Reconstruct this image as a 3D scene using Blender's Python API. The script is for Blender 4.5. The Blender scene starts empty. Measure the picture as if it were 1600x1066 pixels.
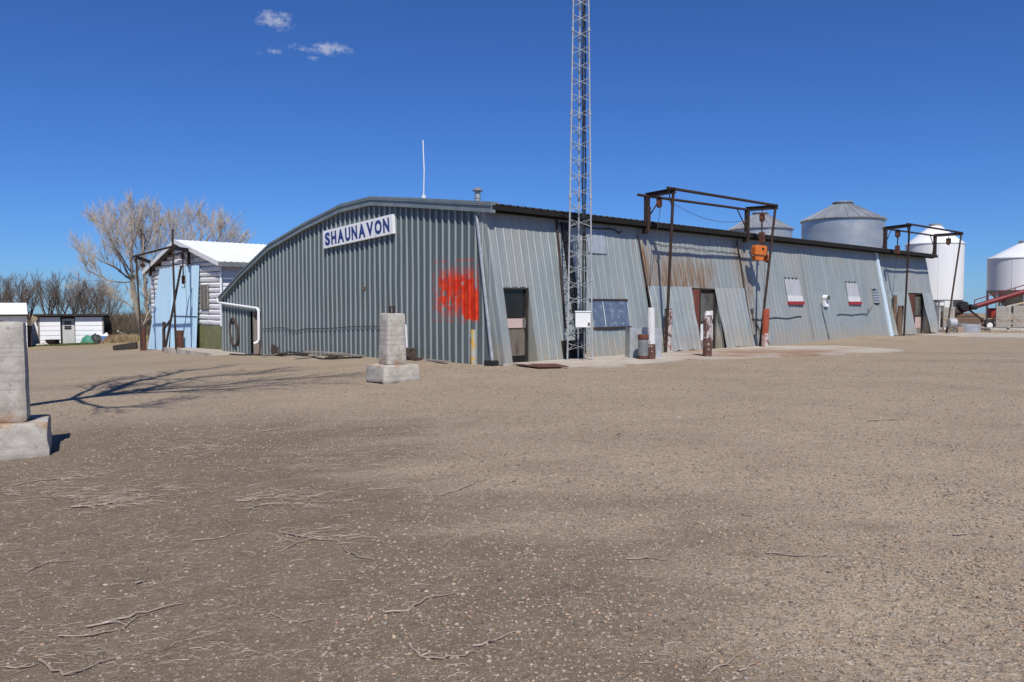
import bpy, bmesh, math, random
import numpy as np
from mathutils import Vector, Matrix, noise as mnoise

random.seed(7)
rng = np.random.default_rng(11)
scn = bpy.context.scene
COL = scn.collection
R = math.radians

# ------------------------------------------------------------------ layout
F, HY, H = 1240.0, 474.0, 1.7            # focal length in photo pixels, horizon row, eye height
PIT = math.atan((533 - HY) / F)
CP, SP = math.cos(PIT), math.sin(PIT)
U = (.7283, .6852); G = (-.6852, .7283)  # along the long wall / along the gable
B = (-.18, 22.0)                         # near corner of the warehouse
ROT = math.atan2(U[1], U[0])
LEAN = .19

def ray(px, py):
    a = (px - 800) / F; b = -(py - 533) / F
    return (a, CP + b * SP, -SP + b * CP)
def at(px, py, Y):
    r = ray(px, py); k = Y / r[1]
    return (r[0] * k, Y, H + r[2] * k)
def W(s, t, z):
    return (B[0] + U[0] * s + G[0] * t, B[1] + U[1] * s + G[1] * t, z)
def loc(P):
    return ((P[0]-B[0])*U[0]+(P[1]-B[1])*U[1], (P[0]-B[0])*G[0]+(P[1]-B[1])*G[1], P[2])
def wall(px, py):
    r = ray(px, py)
    k = (B[0]*G[0]+B[1]*G[1]+LEAN*H)/(r[0]*G[0]+r[1]*G[1]-LEAN*r[2])
    q = loc((r[0]*k, r[1]*k, H+r[2]*k)); return (q[0], q[2])

def splus(x, k=1.0):
    x = x / k
    return k * (x if x > 30 else math.log1p(math.exp(x)))
def gz(x, y):
    z = -.043 * (splus(-x - .2, 1.2) - splus(-x - 42, 4)) 
    z -= .0125 * splus(y - 66, 6)
    s, t, _ = loc((x, y, 0))
    z += .17 * math.exp(-((s - 23) / 3.0) ** 2 - ((t + .5) / .9) ** 2)
    if 0 < t < 18 and abs(s + .3) < 3: z += .11 * math.exp(-((s + .3) / .5) ** 2) * (1 + .5 * math.sin(t * 2.3) * math.sin(t * .9)) / (1 + math.exp(-(t - 2.6) * 3)) / (1 + math.exp((t - 13.5) * 2))
    z += .012 * math.sin(x * .9 + 1.3) * math.sin(y * .7 + x * .23) + .01 * math.sin(x * 2.1 + y * 1.7)
    return z
def ground(px, py):
    z = 0
    for _ in range(12):
        r = ray(px, py); k = (z - H) / r[2]
        x, y = r[0]*k, r[1]*k
        z = gz(x, y)
    return (x, y, z)

def gable_t(px):
    r = ray(px, 556); k = (B[0]*U[0]+B[1]*U[1])/(r[0]*U[0]+r[1]*U[1])
    return loc((r[0]*k, r[1]*k, 0))[1]
def gl(px, s_, dz=0.): p = W(s_, gable_t(px), 0); return (p[0], p[1], gz(p[0], p[1])+dz)
ga = math.atan2(-G[1], -G[0])

# ------------------------------------------------------------------ mesh builder
class MB:
    def __init__(s): s.v = []; s.f = []
    def add(s, vs, fs):
        o = len(s.v); s.v += [tuple(p) for p in vs]; s.f += [tuple(i + o for i in f) for f in fs]; return s
    def bx(s, x0, x1, y0, y1, z0, z1):
        return s.add([(x0,y0,z0),(x1,y0,z0),(x1,y1,z0),(x0,y1,z0),(x0,y0,z1),(x1,y0,z1),(x1,y1,z1),(x0,y1,z1)],
                     [(3,2,1,0),(4,5,6,7),(0,1,5,4),(1,2,6,5),(2,3,7,6),(3,0,4,7)])
    def hexa(s, lo, hi):
        return s.add(list(lo)+list(hi), [(3,2,1,0),(4,5,6,7),(0,1,5,4),(1,2,6,5),(2,3,7,6),(3,0,4,7)])
    def bar(s, p, q, w, h=None, up=(0,0,1)):
        h = h or w; p = Vector(p); q = Vector(q); d = (q-p).normalized(); up = Vector(up)
        if abs(d.dot(up)) > .97: up = Vector((1,0,0))
        a = d.cross(up).normalized()*w/2; b = a.cross(d).normalized()*h/2
        return s.hexa([p-a-b,p+a-b,p+a+b,p-a+b],[q-a-b,q+a-b,q+a+b,q-a+b])
    def ibeam(s, p, q, w, h):
        p = Vector(p); q = Vector(q); up = Vector((0,0,h/2-.008))
        s.bar(p+up,q+up,w,.016); s.bar(p-up,q-up,w,.016); return s.bar(p,q,.014,h-.03)
    def tube(s, pts, r, n=8, cap=True):
        pts = [Vector(p) for p in pts]; m = len(pts)
        rs = r if isinstance(r, (list, tuple)) else [r]*m
        vs = []; ref = None
        for i, p in enumerate(pts):
            d = (pts[min(i+1,m-1)]-pts[max(i-1,0)])
            d = d.normalized() if d.length > 1e-9 else Vector((0,0,1))
            if ref is None: ref = Vector((0,0,1)) if abs(d.z) < .9 else Vector((1,0,0))
            a = d.cross(ref)
            if a.length < 1e-6: a = d.cross(Vector((.3,.9,.1)))
            a.normalize(); b = d.cross(a); ref = a.cross(d)
            for k in range(n):
                t = 2*math.pi*k/n; vs.append(p + (a*math.cos(t)+b*math.sin(t))*rs[i])
        fs = []
        for i in range(m-1):
            for k in range(n):
                fs.append((i*n+k, i*n+(k+1)%n, (i+1)*n+(k+1)%n, (i+1)*n+k))
        if cap and n > 2:
            fs.append(tuple(range(n-1,-1,-1))); fs.append(tuple(range((m-1)*n, m*n)))
        return s.add(vs, fs)
    def lathe(s, prof, n=24, c=(0,0,0)):
        vs = []; fs = []; m = len(prof)
        for r, z in prof:
            for k in range(n):
                t = 2*math.pi*k/n; vs.append((c[0]+r*math.cos(t), c[1]+r*math.sin(t), c[2]+z))
        for i in range(m-1):
            for k in range(n):
                fs.append((i*n+k, i*n+(k+1)%n, (i+1)*n+(k+1)%n, (i+1)*n+k))
        fs.append(tuple(range(n-1,-1,-1))); fs.append(tuple(range((m-1)*n, m*n)))
        return s.add(vs, fs)
    def prism(s, poly, d):              # 3-D polygon pushed along the vector d
        n = len(poly); d = Vector(d); p = [Vector(q) for q in poly]
        return s.add(p+[q+d for q in p], [tuple(range(n-1,-1,-1)), tuple(range(n,2*n))]+[(i,(i+1)%n,n+(i+1)%n,n+i) for i in range(n)])
    def build(s, name, m, parent=None, smooth=False, bevel=0, recalc=True):
        me = bpy.data.meshes.new(name); me.from_pydata(s.v, [], s.f)
        if recalc or bevel:
            bm = bmesh.new(); bm.from_mesh(me)
            if bevel:
                es = [e for e in bm.edges if len(e.link_faces) == 2 and e.calc_face_angle(0) > .6]
                bmesh.ops.bevel(bm, geom=es, offset=bevel, segments=2, affect='EDGES', profile=.5, clamp_overlap=True)
            bmesh.ops.recalc_face_normals(bm, faces=bm.faces); bm.to_mesh(me); bm.free()
        me.materials.append(m)
        if smooth:
            me.polygons.foreach_set('use_smooth', [True]*len(me.polygons))
            try: me.set_sharp_from_angle(angle=R(40))
            except Exception: pass
        o = bpy.data.objects.new(name, me); COL.objects.link(o); o.parent = parent
        return o

def split(mb, name, m, parent=None, **kw):          # one object per loose piece
    par = list(range(len(mb.v)))
    def find(i):
        while par[i] != i: par[i] = par[par[i]]; i = par[i]
        return i
    for f in mb.f:
        for k in f[1:]: par[find(k)] = find(f[0])
    grp = {}
    for f in mb.f: grp.setdefault(find(f[0]), []).append(f)
    out = []
    for fs in grp.values():
        ids = sorted({k for f in fs for k in f}); mp = {k: i for i, k in enumerate(ids)}
        out.append(MB().add([mb.v[k] for k in ids], [tuple(mp[k] for k in f) for f in fs]).build(name, m, parent, **kw))
    return out
def tag(o, label=None, cat=None, group=None, kind=None):
    if label: o['label'] = label
    if cat: o['category'] = cat
    if group: o['group'] = group
    if kind: o['kind'] = kind
    return o
def thing(name, label, cat, where=(0,0,0), rz=0, group=None, tilt=0):
    o = bpy.data.objects.new(name, None); COL.objects.link(o); o.empty_display_size = .3
    o.location = where; o.rotation_euler = (0, tilt, rz)
    return tag(o, label, cat, group)

# ------------------------------------------------------------------ materials
class NT:
    def __init__(s, name):
        s.m = bpy.data.materials.new(name); s.m.use_nodes = True; s.t = s.m.node_tree
        s.b = s.t.nodes['Principled BSDF']; s.co = s.n('ShaderNodeTexCoord').outputs['Object']
    def n(s, ty, props=None, **inp):
        x = s.t.nodes.new(ty)
        for k, v in (props or {}).items(): setattr(x, k, v)
        for k, v in inp.items(): s.put(x.inputs[k.replace('_', ' ')], v)
        return x
    def put(s, sock, v):
        if hasattr(v, 'is_output'): s.t.links.new(v, sock)
        elif isinstance(v, (tuple, list)) and len(v) == 3 and sock.type == 'RGBA': sock.default_value = (*v, 1)
        else: sock.default_value = v
    def map(s, sc=(1,1,1), off=(0,0,0)):
        return s.n('ShaderNodeMapping', Vector=s.co, Scale=sc, Location=off).outputs[0]
    def noise(s, scale, detail=4, rough=.55, vec=None):
        return s.n('ShaderNodeTexNoise', Vector=vec or s.co, Scale=scale, Detail=detail, Roughness=rough).outputs['Fac']
    def ramp(s, f, a, b, lo=0., hi=1.):
        x = s.n('ShaderNodeMapRange', {'interpolation_type': 'SMOOTHSTEP'})
        for i, v in enumerate((f, a, b, lo, hi)): s.put(x.inputs[i], v)
        return x.outputs[0]
    def math(s, op, a, b=0., c=0.):
        x = s.n('ShaderNodeMath', {'operation': op}); s.put(x.inputs[0], a); s.put(x.inputs[1], b); s.put(x.inputs[2], c)
        return x.outputs[0]
    def mix(s, f, a, b):
        x = s.n('ShaderNodeMix', {'data_type': 'RGBA'}); s.put(x.inputs[0], f); s.put(x.inputs[6], a); s.put(x.inputs[7], b)
        return x.outputs[2]
    def xyz(s):
        return s.n('ShaderNodeSeparateXYZ', Vector=s.co).outputs
    def box(s, v, a, b, e):             # 1 inside a..b with soft edge e
        return s.math('MULTIPLY', s.ramp(v, a-e, a+e), s.ramp(v, b-e, b+e, 1., 0.))
    def done(s, col, rough=.6, metal=0., bump=None, strength=.3, dist=.02, spec=.4):
        s.put(s.b.inputs['Base Color'], col); s.put(s.b.inputs['Roughness'], rough); s.put(s.b.inputs['Metallic'], metal)
        s.put(s.b.inputs['Specular IOR Level'], spec)
        if bump is not None:
            s.put(s.b.inputs['Normal'], s.n('ShaderNodeBump', Strength=strength, Distance=dist, Height=bump).outputs[0])
        return s.m

def weathered(name, c1, c2, scale=2., stretch=(1,1,1), c3=None, lo=.55, hi=.75, s3=3., rough=.6, metal=0., bs=25., bstr=.15, c4=None, lo4=.6):
    x = NT(name)
    v = x.map(stretch)
    c = x.mix(x.ramp(x.noise(scale, 5, .6, v), .3, .7), c1, c2)
    if c3: c = x.mix(x.ramp(x.noise(s3, 6, .65, x.map(stretch, (3,7,1))), lo, hi), c, c3)
    if c4: c = x.mix(x.ramp(x.noise(s3*3, 4, .6, x.map((1,1,1), (9,2,5))), lo4, lo4+.05), c, c4)
    nb = x.noise(bs, 4, .6)
    c = x.mix(x.ramp(nb, .2, .8, .0, .22), c, tuple(k*.55 for k in c1))
    return x.done(c, x.ramp(x.noise(scale*2, 3), .3, .7, rough-.1, rough+.1), metal, nb, bstr)

M = {}
# --- long wall: galvanised sheet, zinc bloom, dust at the foot, rust runs where the photo has them
def wall_mat(name, rust, k=1.0, seed=0):
    x = NT(name); X = x.xyz()
    st = x.noise(1.0, 6, .65, x.map((3.2, 1, .22), (seed, 0, 0)))
    c = x.mix(x.ramp(st, .3, .72), (.285*k,.322*k,.312*k), (.36*k,.395*k,.38*k))
    pan = x.noise(.55, 2, .5, x.map((1,1,.35), (seed+5,0,0)))
    c = x.mix(x.ramp(pan, .45, .66, 0, .5), c, (.38*k,.365*k,.32*k))
    fine = x.noise(9., 5, .7, x.map((2.5,1,.35)))
    c = x.mix(x.ramp(fine, .6, .78, 0, .45), c, (.52*k,.53*k,.52*k))
    c = x.mix(x.ramp(x.noise(5., 5, .7, x.map((3,1,.3), (2,0,9))), .6, .76, 0, .4), c, (.235*k,.24*k,.235*k))
    # dusty splash at the foot
    foot = x.math('MULTIPLY', x.ramp(X[2], .05, .95, 1., 0.), x.ramp(x.noise(2.2, 5, .6, x.map((1.6,1,.8))), .28, .6))
    c = x.mix(x.math('MULTIPLY', foot, .9), c, (.40,.35,.275))
    if rust:
        run = x.noise(2.0, 6, .7, x.map((4.5, 1, .35), (seed, 1, 3)))
        zone = x.math('MULTIPLY', x.box(X[0], 7.4, 11.2, .8), x.box(X[2], 1.9, 3.3, .55))
        zone2 = x.math('MULTIPLY', x.box(X[0], 6.3, 7.15, .3), x.box(X[2], 1.2, 3.9, .6))
        zone3 = x.math('MULTIPLY', x.box(X[0], 12.9, 13.9, .4), x.box(X[2], .3, 4.2, .6))
        zone = x.math('ADD', x.math('ADD', zone, x.math('MULTIPLY', zone2, 1.5)), x.math('MULTIPLY', zone3, .6))
        c = x.mix(x.math('MULTIPLY', zone, x.ramp(run, .32, .58, 0, .9)), c, (.27,.165,.08))
        c = x.mix(x.math('MULTIPLY', zone, x.ramp(run, .52, .64, 0, .95)), c, (.16,.07,.03))
    r2 = x.noise(.9, 6, .72, x.map((5., 1, .12), (seed+20, 0, 4)))
    c = x.mix(x.ramp(r2, .60, .72, 0, .6), c, (.29,.215,.135))
    top = x.math('MULTIPLY', x.ramp(X[2], 3.2, 4.4), x.ramp(x.noise(1.3, 6, .7, x.map((6., 1, .3), (seed+9,0,0))), .5, .68))
    c = x.mix(x.math('MULTIPLY', top, .55), c, (.33,.28,.20))
    return x.done(c, x.ramp(fine, .3, .7, .38, .58), .35, x.noise(3., 5, .6, x.map((1,1,.5))), .25, .03)
M['wall_a'] = wall_mat('galvanised_wall', False)
M['wall_b'] = wall_mat('galvanised_wall_rusted', True, .98, 3)
M['wall_c'] = wall_mat('galvanised_wall_dull', True, .97, 11)
M['wall_d'] = wall_mat('galvanised_wall_flared', False, 1.06, 17)
# --- gable: blue grey sheet with an orange sprayed patch
def gable_mat(name, c1, c2, c3):
    x = NT(name); X = x.xyz()
    st = x.noise(1.2, 5, .6, x.map((1, 3, .3)))
    c = x.mix(x.ramp(st, .3, .7), c1, c2)
    sp = x.noise(60., 3, .7)
    c = x.mix(x.ramp(sp, .35, .75, 0, .4), c, c3)
    c = x.mix(x.ramp(x.noise(1.6, 5, .7, x.map((1,4,.25),(0,9,0))), .58, .75, 0, .5), c, c3)
    low = x.math('MULTIPLY', x.ramp(X[2], -.5, .55, 1., 0.), x.ramp(x.noise(2.5, 5, .6), .4, .65))
    c = x.mix(x.math('MULTIPLY', low, .6), c, (.20,.19,.165))
    # orange paint: outline, dry brush strokes, one solid corner
    y, z = X[1], X[2]
    inside = x.math('MULTIPLY', x.box(y, 1.12, 3.28, .02), x.box(z, 1.12, 3.0, .03))
    core = x.math('MULTIPLY', x.box(y, 1.2, 3.2, .02), x.box(z, 1.2, 2.92, .02))
    edge = x.math('SUBTRACT', inside, core)
    dry = x.noise(2.0, 7, .8, x.map((1, 1.9, .8), (0, 4.4, 0)))
    dry = x.math('ADD', dry, x.math('MULTIPLY', x.box(y, 1.15, 2.75, .5), .05))
    strokes = x.math('MULTIPLY', x.ramp(dry, .478, .525), x.math('MULTIPLY', x.box(z, 1.42, 2.62, .3), x.box(y, 1.15, 3.1, .2)))
    solid = x.math('MULTIPLY', x.box(y, 1.13, 1.83, .12), x.box(z, 1.2, 2.1, .22))
    solid = x.ramp(x.math('ADD', solid, x.math('MULTIPLY', x.math('SUBTRACT', x.noise(6., 5, .7), .5), .9)), .45, .6)
    ed = x.math('MULTIPLY', edge, x.ramp(x.noise(3.5, 5, .7), .46, .6, .0, .45))
    pm = x.math('MAXIMUM', x.math('MULTIPLY', strokes, 1.), x.math('MAXIMUM', solid, ed))
    pm = x.math('MULTIPLY', pm, inside)
    c = x.mix(x.math('MINIMUM', pm, 1.), c, x.mix(x.ramp(x.noise(4.), .4, .6), (.60,.030,.008), (.70,.062,.014)))
    return x.done(c, .47, .3, x.noise(2.5, 4, .6, x.map((1,1,.5))), .2, .03)
M['gable'] = gable_mat('blue_grey_sheet', (.102,.128,.130), (.134,.160,.160), (.165,.188,.19))
M['gable_rib'] = gable_mat('sunlit_rib_tone', (.255,.29,.292), (.32,.355,.355), (.375,.405,.405))  # paler than the sheet: sunlight on the ribs put into their colour
M['trim'] = weathered('grey_trim', (.20,.235,.235), (.27,.30,.295), 1.5, (1,1,1), (.33,.35,.34), .55, .75, 2., .42, .3)
M['roof'] = weathered('dark_roof_sheet', (.045,.042,.04), (.075,.07,.065), 1.2, (1,.3,1), (.10,.07,.05), .6, .8, 2., .6, .1)
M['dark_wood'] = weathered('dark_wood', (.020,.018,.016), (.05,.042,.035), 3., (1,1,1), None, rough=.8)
M['galv'] = weathered('galvanised_steel', (.40,.42,.43), (.52,.54,.55), 4., (1,1,1), (.34,.33,.30), .58, .75, 3., .42, .45)
M['galv_dark'] = weathered('dull_galvanised', (.22,.23,.235), (.32,.33,.335), 3., (1,1,1), (.25,.20,.15), .6, .75, 3., .5, .4)
M['tower'] = weathered('tower_galvanised', (.38,.39,.40), (.48,.49,.50), 3., (1,1,1), (.27,.24,.21), .62, .76, 2., .5, .2)
M['bin'] = weathered('bin_corrugated', (.42,.44,.45), (.50,.52,.53), .6, (1,1,3), rough=.38, metal=.55)
M['bin_roof'] = weathered('bin_roof', (.36,.375,.385), (.45,.465,.47), .5, rough=.42, metal=.5)
M['rust'] = weathered('dark_rusty_steel', (.030,.020,.017), (.062,.038,.029), 6., (1,1,1), (.11,.048,.025), .55, .7, 5., .75, .1)
M['rust_red'] = weathered('rust_red', (.085,.030,.02), (.14,.052,.03), 5., (1,1,1), (.05,.025,.02), .55, .7, 6., .8)
M['orange'] = weathered('orange_paint', (.62,.17,.03), (.52,.12,.02), 5., (1,1,1), (.22,.08,.03), .62, .72, 6., .5)
M['black'] = weathered('black_rubber', (.010,.010,.011), (.022,.022,.022), 5., rough=.6)
M['cable'] = weathered('grey_cable', (.05,.05,.05), (.09,.09,.085), 5., rough=.6)
M['white'] = weathered('white_paint', (.72,.73,.73), (.80,.80,.79), 2., (1,1,1), (.55,.54,.50), .62, .8, 2., .5)
M['white_pipe'] = weathered('white_plastic', (.78,.79,.80), (.82,.83,.83), 2., rough=.35, bstr=.02)
M['sign_white_dull'] = weathered('dull_white', (.55,.56,.57), (.62,.63,.63), 4., rough=.6)
M['silo_white'] = weathered('white_silo_paint', (.74,.75,.75), (.80,.80,.80), .5, (1,1,.4), (.62,.62,.60), .6, .8, .6, .42, bstr=.02)
M['lightblue'] = weathered('light_blue_paint', (.52,.75,.90), (.56,.78,.92), 1.5, (1,1,.3), (.45,.64,.80), .6, .8, 1.5, .5)
M['pale_blue'] = weathered('pale_blue_trim', (.55,.68,.78), (.62,.73,.81), 2., rough=.45)
M['blue_sheet'] = weathered('blue_faded_sheet', (.10,.142,.215), (.15,.195,.265), 3., (1,1,1), (.32,.35,.39), .52, .66, 5., .45, .2, c4=(.22,.12,.07), lo4=.68)
M['clear'] = weathered('clear_plastic_sheet', (.30,.345,.39), (.40,.44,.48), 3., (1,1,.4), (.52,.55,.57), .6, .75, 4., .28, .15)
M['board_white'] = weathered('faded_white_board', (.37,.38,.40), (.44,.45,.47), 3., (1,1,.5), (.42,.43,.45), .55, .75, 4., .6)
M['red'] = weathered('red_paint', (.33,.028,.024), (.26,.025,.02), 4., rough=.5)
M['red_dull'] = weathered('dull_red_board', (.13,.035,.026), (.18,.055,.035), 3., (1,1,.4), (.07,.03,.025), .55, .7, 4., .7)
M['auger_red'] = weathered('auger_red_paint', (.20,.02,.022), (.14,.018,.02), 2., rough=.45)
M['brown_door'] = weathered('weathered_brown_door', (.15,.125,.10), (.21,.175,.14), 3., (1,1,.4), (.09,.07,.055), .55, .7, 4., .7)
M['plywood'] = weathered('plywood', (.30,.22,.155), (.37,.28,.20), 3., (1,1,.3), (.22,.15,.10), .55, .7, 3., .8)
M['pink'] = weathered('faded_pink_board', (.60,.45,.40), (.55,.42,.38), 3., rough=.7)
M['glass'] = weathered('dusty_glass', (.012,.014,.016), (.024,.026,.028), 2., rough=.12, bstr=.02)
M['dusty_pane'] = weathered('dusty_pane', (.11,.11,.095), (.17,.165,.14), 1.5, (1,1,.6), (.065,.065,.06), .5, .65, 2., .3, bstr=.03)
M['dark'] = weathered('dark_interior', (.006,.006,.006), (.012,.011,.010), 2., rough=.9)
M['letter'] = weathered('blue_letters', (.022,.045,.19), (.032,.06,.23), 6., rough=.5, bstr=.03)
M['sign'] = weathered('sign_white', (.82,.83,.84), (.86,.87,.87), 2., (1,1,1), (.55,.52,.46), .62, .75, 3., .5, bstr=.03)
M['yellow'] = weathered('peeling_yellow_post', (.42,.44,.42), (.36,.39,.38), 8., (1,1,.5), (.60,.36,.05), .48, .56, 7., .6)
M['post_white'] = weathered('peeling_white_post', (.60,.59,.60), (.70,.69,.69), 5., (1,1,.6), (.11,.045,.04), .60, .64, 7., .6)
M['post_brown'] = weathered('peeling_brown_post', (.095,.042,.034), (.13,.06,.048), 6., (1,1,.6), (.50,.44,.40), .58, .63, 9., .65)
M['post_mixed'] = weathered('half_peeled_post', (.115,.06,.05), (.16,.09,.075), 6., (1,1,.6), (.52,.48,.46), .47, .53, 8., .65)
M['post_orange'] = weathered('orange_red_post', (.30,.058,.028), (.37,.08,.035), 6., (1,1,.6), (.09,.04,.035), .56, .62, 8., .6)
M['post_foot'] = weathered('peeling_foot', (.40,.36,.34), (.52,.49,.47), 7., (1,1,.6), (.30,.08,.05), .50, .56, 7., .7)
M['post_wood'] = weathered('brown_timber_post', (.12,.075,.05), (.18,.12,.08), 6., (2,2,.4), (.30,.20,.13), .55, .65, 6., .8)
M['log_white'] = weathered('flaking_white_logs', (.78,.78,.78), (.84,.84,.83), 2., (1,1,2.5), (.24,.22,.205), .56, .68, 4., .7)
M['siding'] = weathered('white_siding', (.80,.805,.81), (.85,.85,.85), 2., (1,1,1.5), (.50,.48,.46), .60, .76, 3., .6)
M['white_roof'] = weathered('white_metal_roof', (.77,.785,.80), (.82,.83,.84), 1., rough=.4, bstr=.02)
M['green_base'] = weathered('mossy_green_foundation', (.16,.165,.075), (.22,.215,.10), 2., (1,1,.5), (.25,.24,.17), .55, .7, 3., .85)
M['green'] = weathered('green_plastic', (.05,.22,.13), (.07,.26,.17), 3., rough=.5)
M['blue_plastic'] = weathered('blue_plastic', (.12,.25,.52), (.16,.30,.58), 3., rough=.5)
M['grey_timber'] = weathered('grey_timber', (.20,.175,.15), (.30,.265,.23), 6., (1,1,1), (.12,.10,.085), .55, .7, 6., .85)
M['rotten'] = weathered('rotten_timber', (.05,.036,.028), (.095,.068,.05), 9., (1,1,2), (.16,.12,.09), .58, .7, 9., .9)
M['bark'] = weathered('pale_bark', (.19,.16,.125), (.27,.235,.185), 3., (1,1,.4), (.12,.10,.08), .55, .7, 3., .9, bstr=.4)
M['twigs'] = weathered('pale_twigs', (.40,.34,.265), (.50,.43,.34), .8, rough=.85, bstr=0)
M['bark_dark'] = weathered('dark_bark', (.062,.052,.045), (.10,.085,.07), 3., rough=.9)
M['twigs_dark'] = weathered('dark_twigs', (.115,.090,.072), (.155,.122,.098), .5, rough=.9, bstr=0)
M['brush'] = weathered('dark_brush', (.125,.098,.070), (.19,.15,.108), .4, rough=.9, bstr=0)
def deadtwig_mat():
    x = NT('dead_twig'); ri = x.n('ShaderNodeNewGeometry').outputs['Random Per Island']
    c = x.mix(x.ramp(ri, .1, .9), (.17,.125,.09), (.47,.40,.32))
    c = x.mix(x.ramp(x.noise(9., 4, .6), .45, .7, 0, .7), c, (.20,.15,.11))
    return x.done(c, .9, 0, x.noise(60., 3), .3, .003)
M['deadtwig'] = deadtwig_mat()
M['tyre'] = M['black']
M['door_grey'] = weathered('pale_grey_door', (.50,.50,.46), (.57,.57,.53), 3., rough=.6)

def concrete_mat(name, c1, c2, c3, rustfoot=False):
    x = NT(name); X = x.xyz()
    c = x.mix(x.ramp(x.noise(4., 6, .65), .32, .68), c1, c2)
    c = x.mix(x.ramp(x.noise(9., 6, .7, x.map((1,1,1),(4,2,7))), .54, .70, 0, .9), c, c3)
    c = x.mix(x.ramp(x.noise(2., 3, .5, x.map((.4,.4,9.),(1,3,2))), .52, .6, 0, .35), c, c3)
    c = x.mix(x.ramp(x.noise(1.6, 5, .65, x.map((2.2,2.2,.5),(8,1,2))), .55, .72, 0, .6), c, (.24,.20,.15))
    v = x.n('ShaderNodeTexVoronoi', Vector=x.co, Scale=70.).outputs['Distance']
    pits = x.math('MULTIPLY', x.ramp(v, .05, .2, 1, 0), x.ramp(x.noise(6.), .5, .65))
    c = x.mix(x.math('MULTIPLY', pits, .7), c, (.10,.09,.075))
    if rustfoot:
        a = x.math('MULTIPLY', x.box(X[2], .36, .56, .06), x.ramp(x.noise(3.2, 5, .6, x.map((1,1,1),(1,5,2))), .46, .58))
        c = x.mix(x.math('MULTIPLY', a, .75), c, (.34,.20,.10))
    hgt = x.math('SUBTRACT', x.noise(30., 5, .7), x.math('MULTIPLY', pits, .8))
    return x.done(c, .9, 0, hgt, .5, .012, .2)
M['block'] = concrete_mat('cast_concrete', (.36,.33,.285), (.50,.465,.41), (.25,.235,.205), True)
M['pad'] = None
def pad_mat():
    x = NT('concrete_pad_surface')
    c = x.mix(x.ramp(x.noise(1.2, 6, .65), .3, .7), (.37,.325,.27), (.45,.405,.345))
    c = x.mix(x.ramp(x.noise(.42, 5, .6, x.map((1.3,2.2,1),(2.4,1.1,0))), .52, .68, 0, .8), c, (.30,.19,.115))
    X = x.xyz(); zn = x.math('MULTIPLY', x.box(X[0], 5.6, 11.5, 1.2), x.box(X[1], 24.6, 28.6, 1.0))
    c = x.mix(x.math('MULTIPLY', zn, x.ramp(x.noise(.8, 6, .65), .36, .6, .2, .9)), c, (.25,.145,.085))
    c = x.mix(x.ramp(x.noise(30., 4, .7), .5, .8, 0, .35), c, (.24,.20,.16))
    return x.done(c, .9, 0, x.noise(40., 5, .7), .3, .01, .2)
M['pad'] = pad_mat()

def ground_mat():
    x = NT('bare_gravel_ground'); X = x.xyz()
    c = x.mix(x.ramp(x.noise(.35, 6, .6), .3, .7), (.42,.325,.212), (.50,.395,.265))
    c = x.mix(x.ramp(x.noise(.22, 6, .62, x.map((.35,1.1,1),(7,3,0))), .53, .67, 0, .5), c, (.24,.178,.12))
    ruts = x.noise(.5, 5, .6, x.map((.10,1.9,1),(2,5,0)))
    c = x.mix(x.ramp(ruts, .54, .66, 0, .4), c, (.25,.185,.125))
    c = x.mix(x.ramp(x.noise(1.7, 6, .7, x.map((.5,1,1))), .45, .72, 0, .6), c, (.275,.208,.142))
    # damp dark loam in the left foreground
    m = x.math('ADD', x.math('MULTIPLY', X[0], -.16), x.math('MULTIPLY', X[1], -.075))
    m = x.math('ADD', m, x.math('MULTIPLY', x.noise(.55, 6, .62, x.map((.6,1.3,1),(3,1,0))), 2.1))
    dark = x.ramp(m, .1, .8)
    dark = x.math('MULTIPLY', dark, x.ramp(X[1], 11., 15., 1., 0.))
    c = x.mix(x.math('MULTIPLY', dark, .88), c, x.mix(x.ramp(x.noise(2.6, 6, .7), .3, .7), (.098,.072,.048), (.165,.125,.087)))
    # ground-in pebbles, two sizes
    for sc, k, lo in ((18., .85, .30), (42., .9, .36), (95., .8, .40)):
        vo = x.n('ShaderNodeTexVoronoi', Vector=x.co, Scale=sc)
        w = x.n('ShaderNodeSeparateColor', Color=vo.outputs['Color']).outputs
        f = x.math('MULTIPLY', x.ramp(vo.outputs['Distance'], lo, lo+.12, 1, 0), x.ramp(w[0], .38, .46))
        f = x.math('MULTIPLY', f, x.ramp(dark, 0., 1., k, k*.35))
        c = x.mix(f, c, x.mix(w[1], (.155,.125,.10), (.60,.50,.40)))
        if sc == 18.: h = f
        else: h = x.math('ADD', h, x.math('MULTIPLY', f, .5))
    # straw field beyond the yard
    d = x.math('ADD', X[1], x.math('MULTIPLY', x.noise(.12, 4), 22.))
    d = x.math('SUBTRACT', d, x.math('MULTIPLY', X[0], .12))
    fld = x.mix(x.ramp(x.noise(1.1, 6, .7), .3, .7), (.36,.275,.155), (.46,.36,.21))
    c = x.mix(x.ramp(d, 60., 70.), c, fld)
    h = x.math('ADD', h, x.math('MULTIPLY', x.noise(11., 7, .7), 1.4))
    gr = x.noise(120., 4, .8)
    c = x.mix(x.ramp(gr, .34, .56, .75, 0.), c, (.11,.086,.06))
    clod = x.noise(34., 4, .75)
    c = x.mix(x.ramp(clod, .38, .53, .65, 0.), c, (.135,.102,.07))
    c = x.mix(x.ramp(x.noise(7., 6, .75), .56, .70, 0, .4), c, (.17,.128,.088))
    c = x.mix(x.ramp(gr, .55, .72, 0., .6), c, (.62,.53,.41))
    return x.done(c, .95, 0, h, .55, .02, .15)
M['ground'] = ground_mat()

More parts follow.
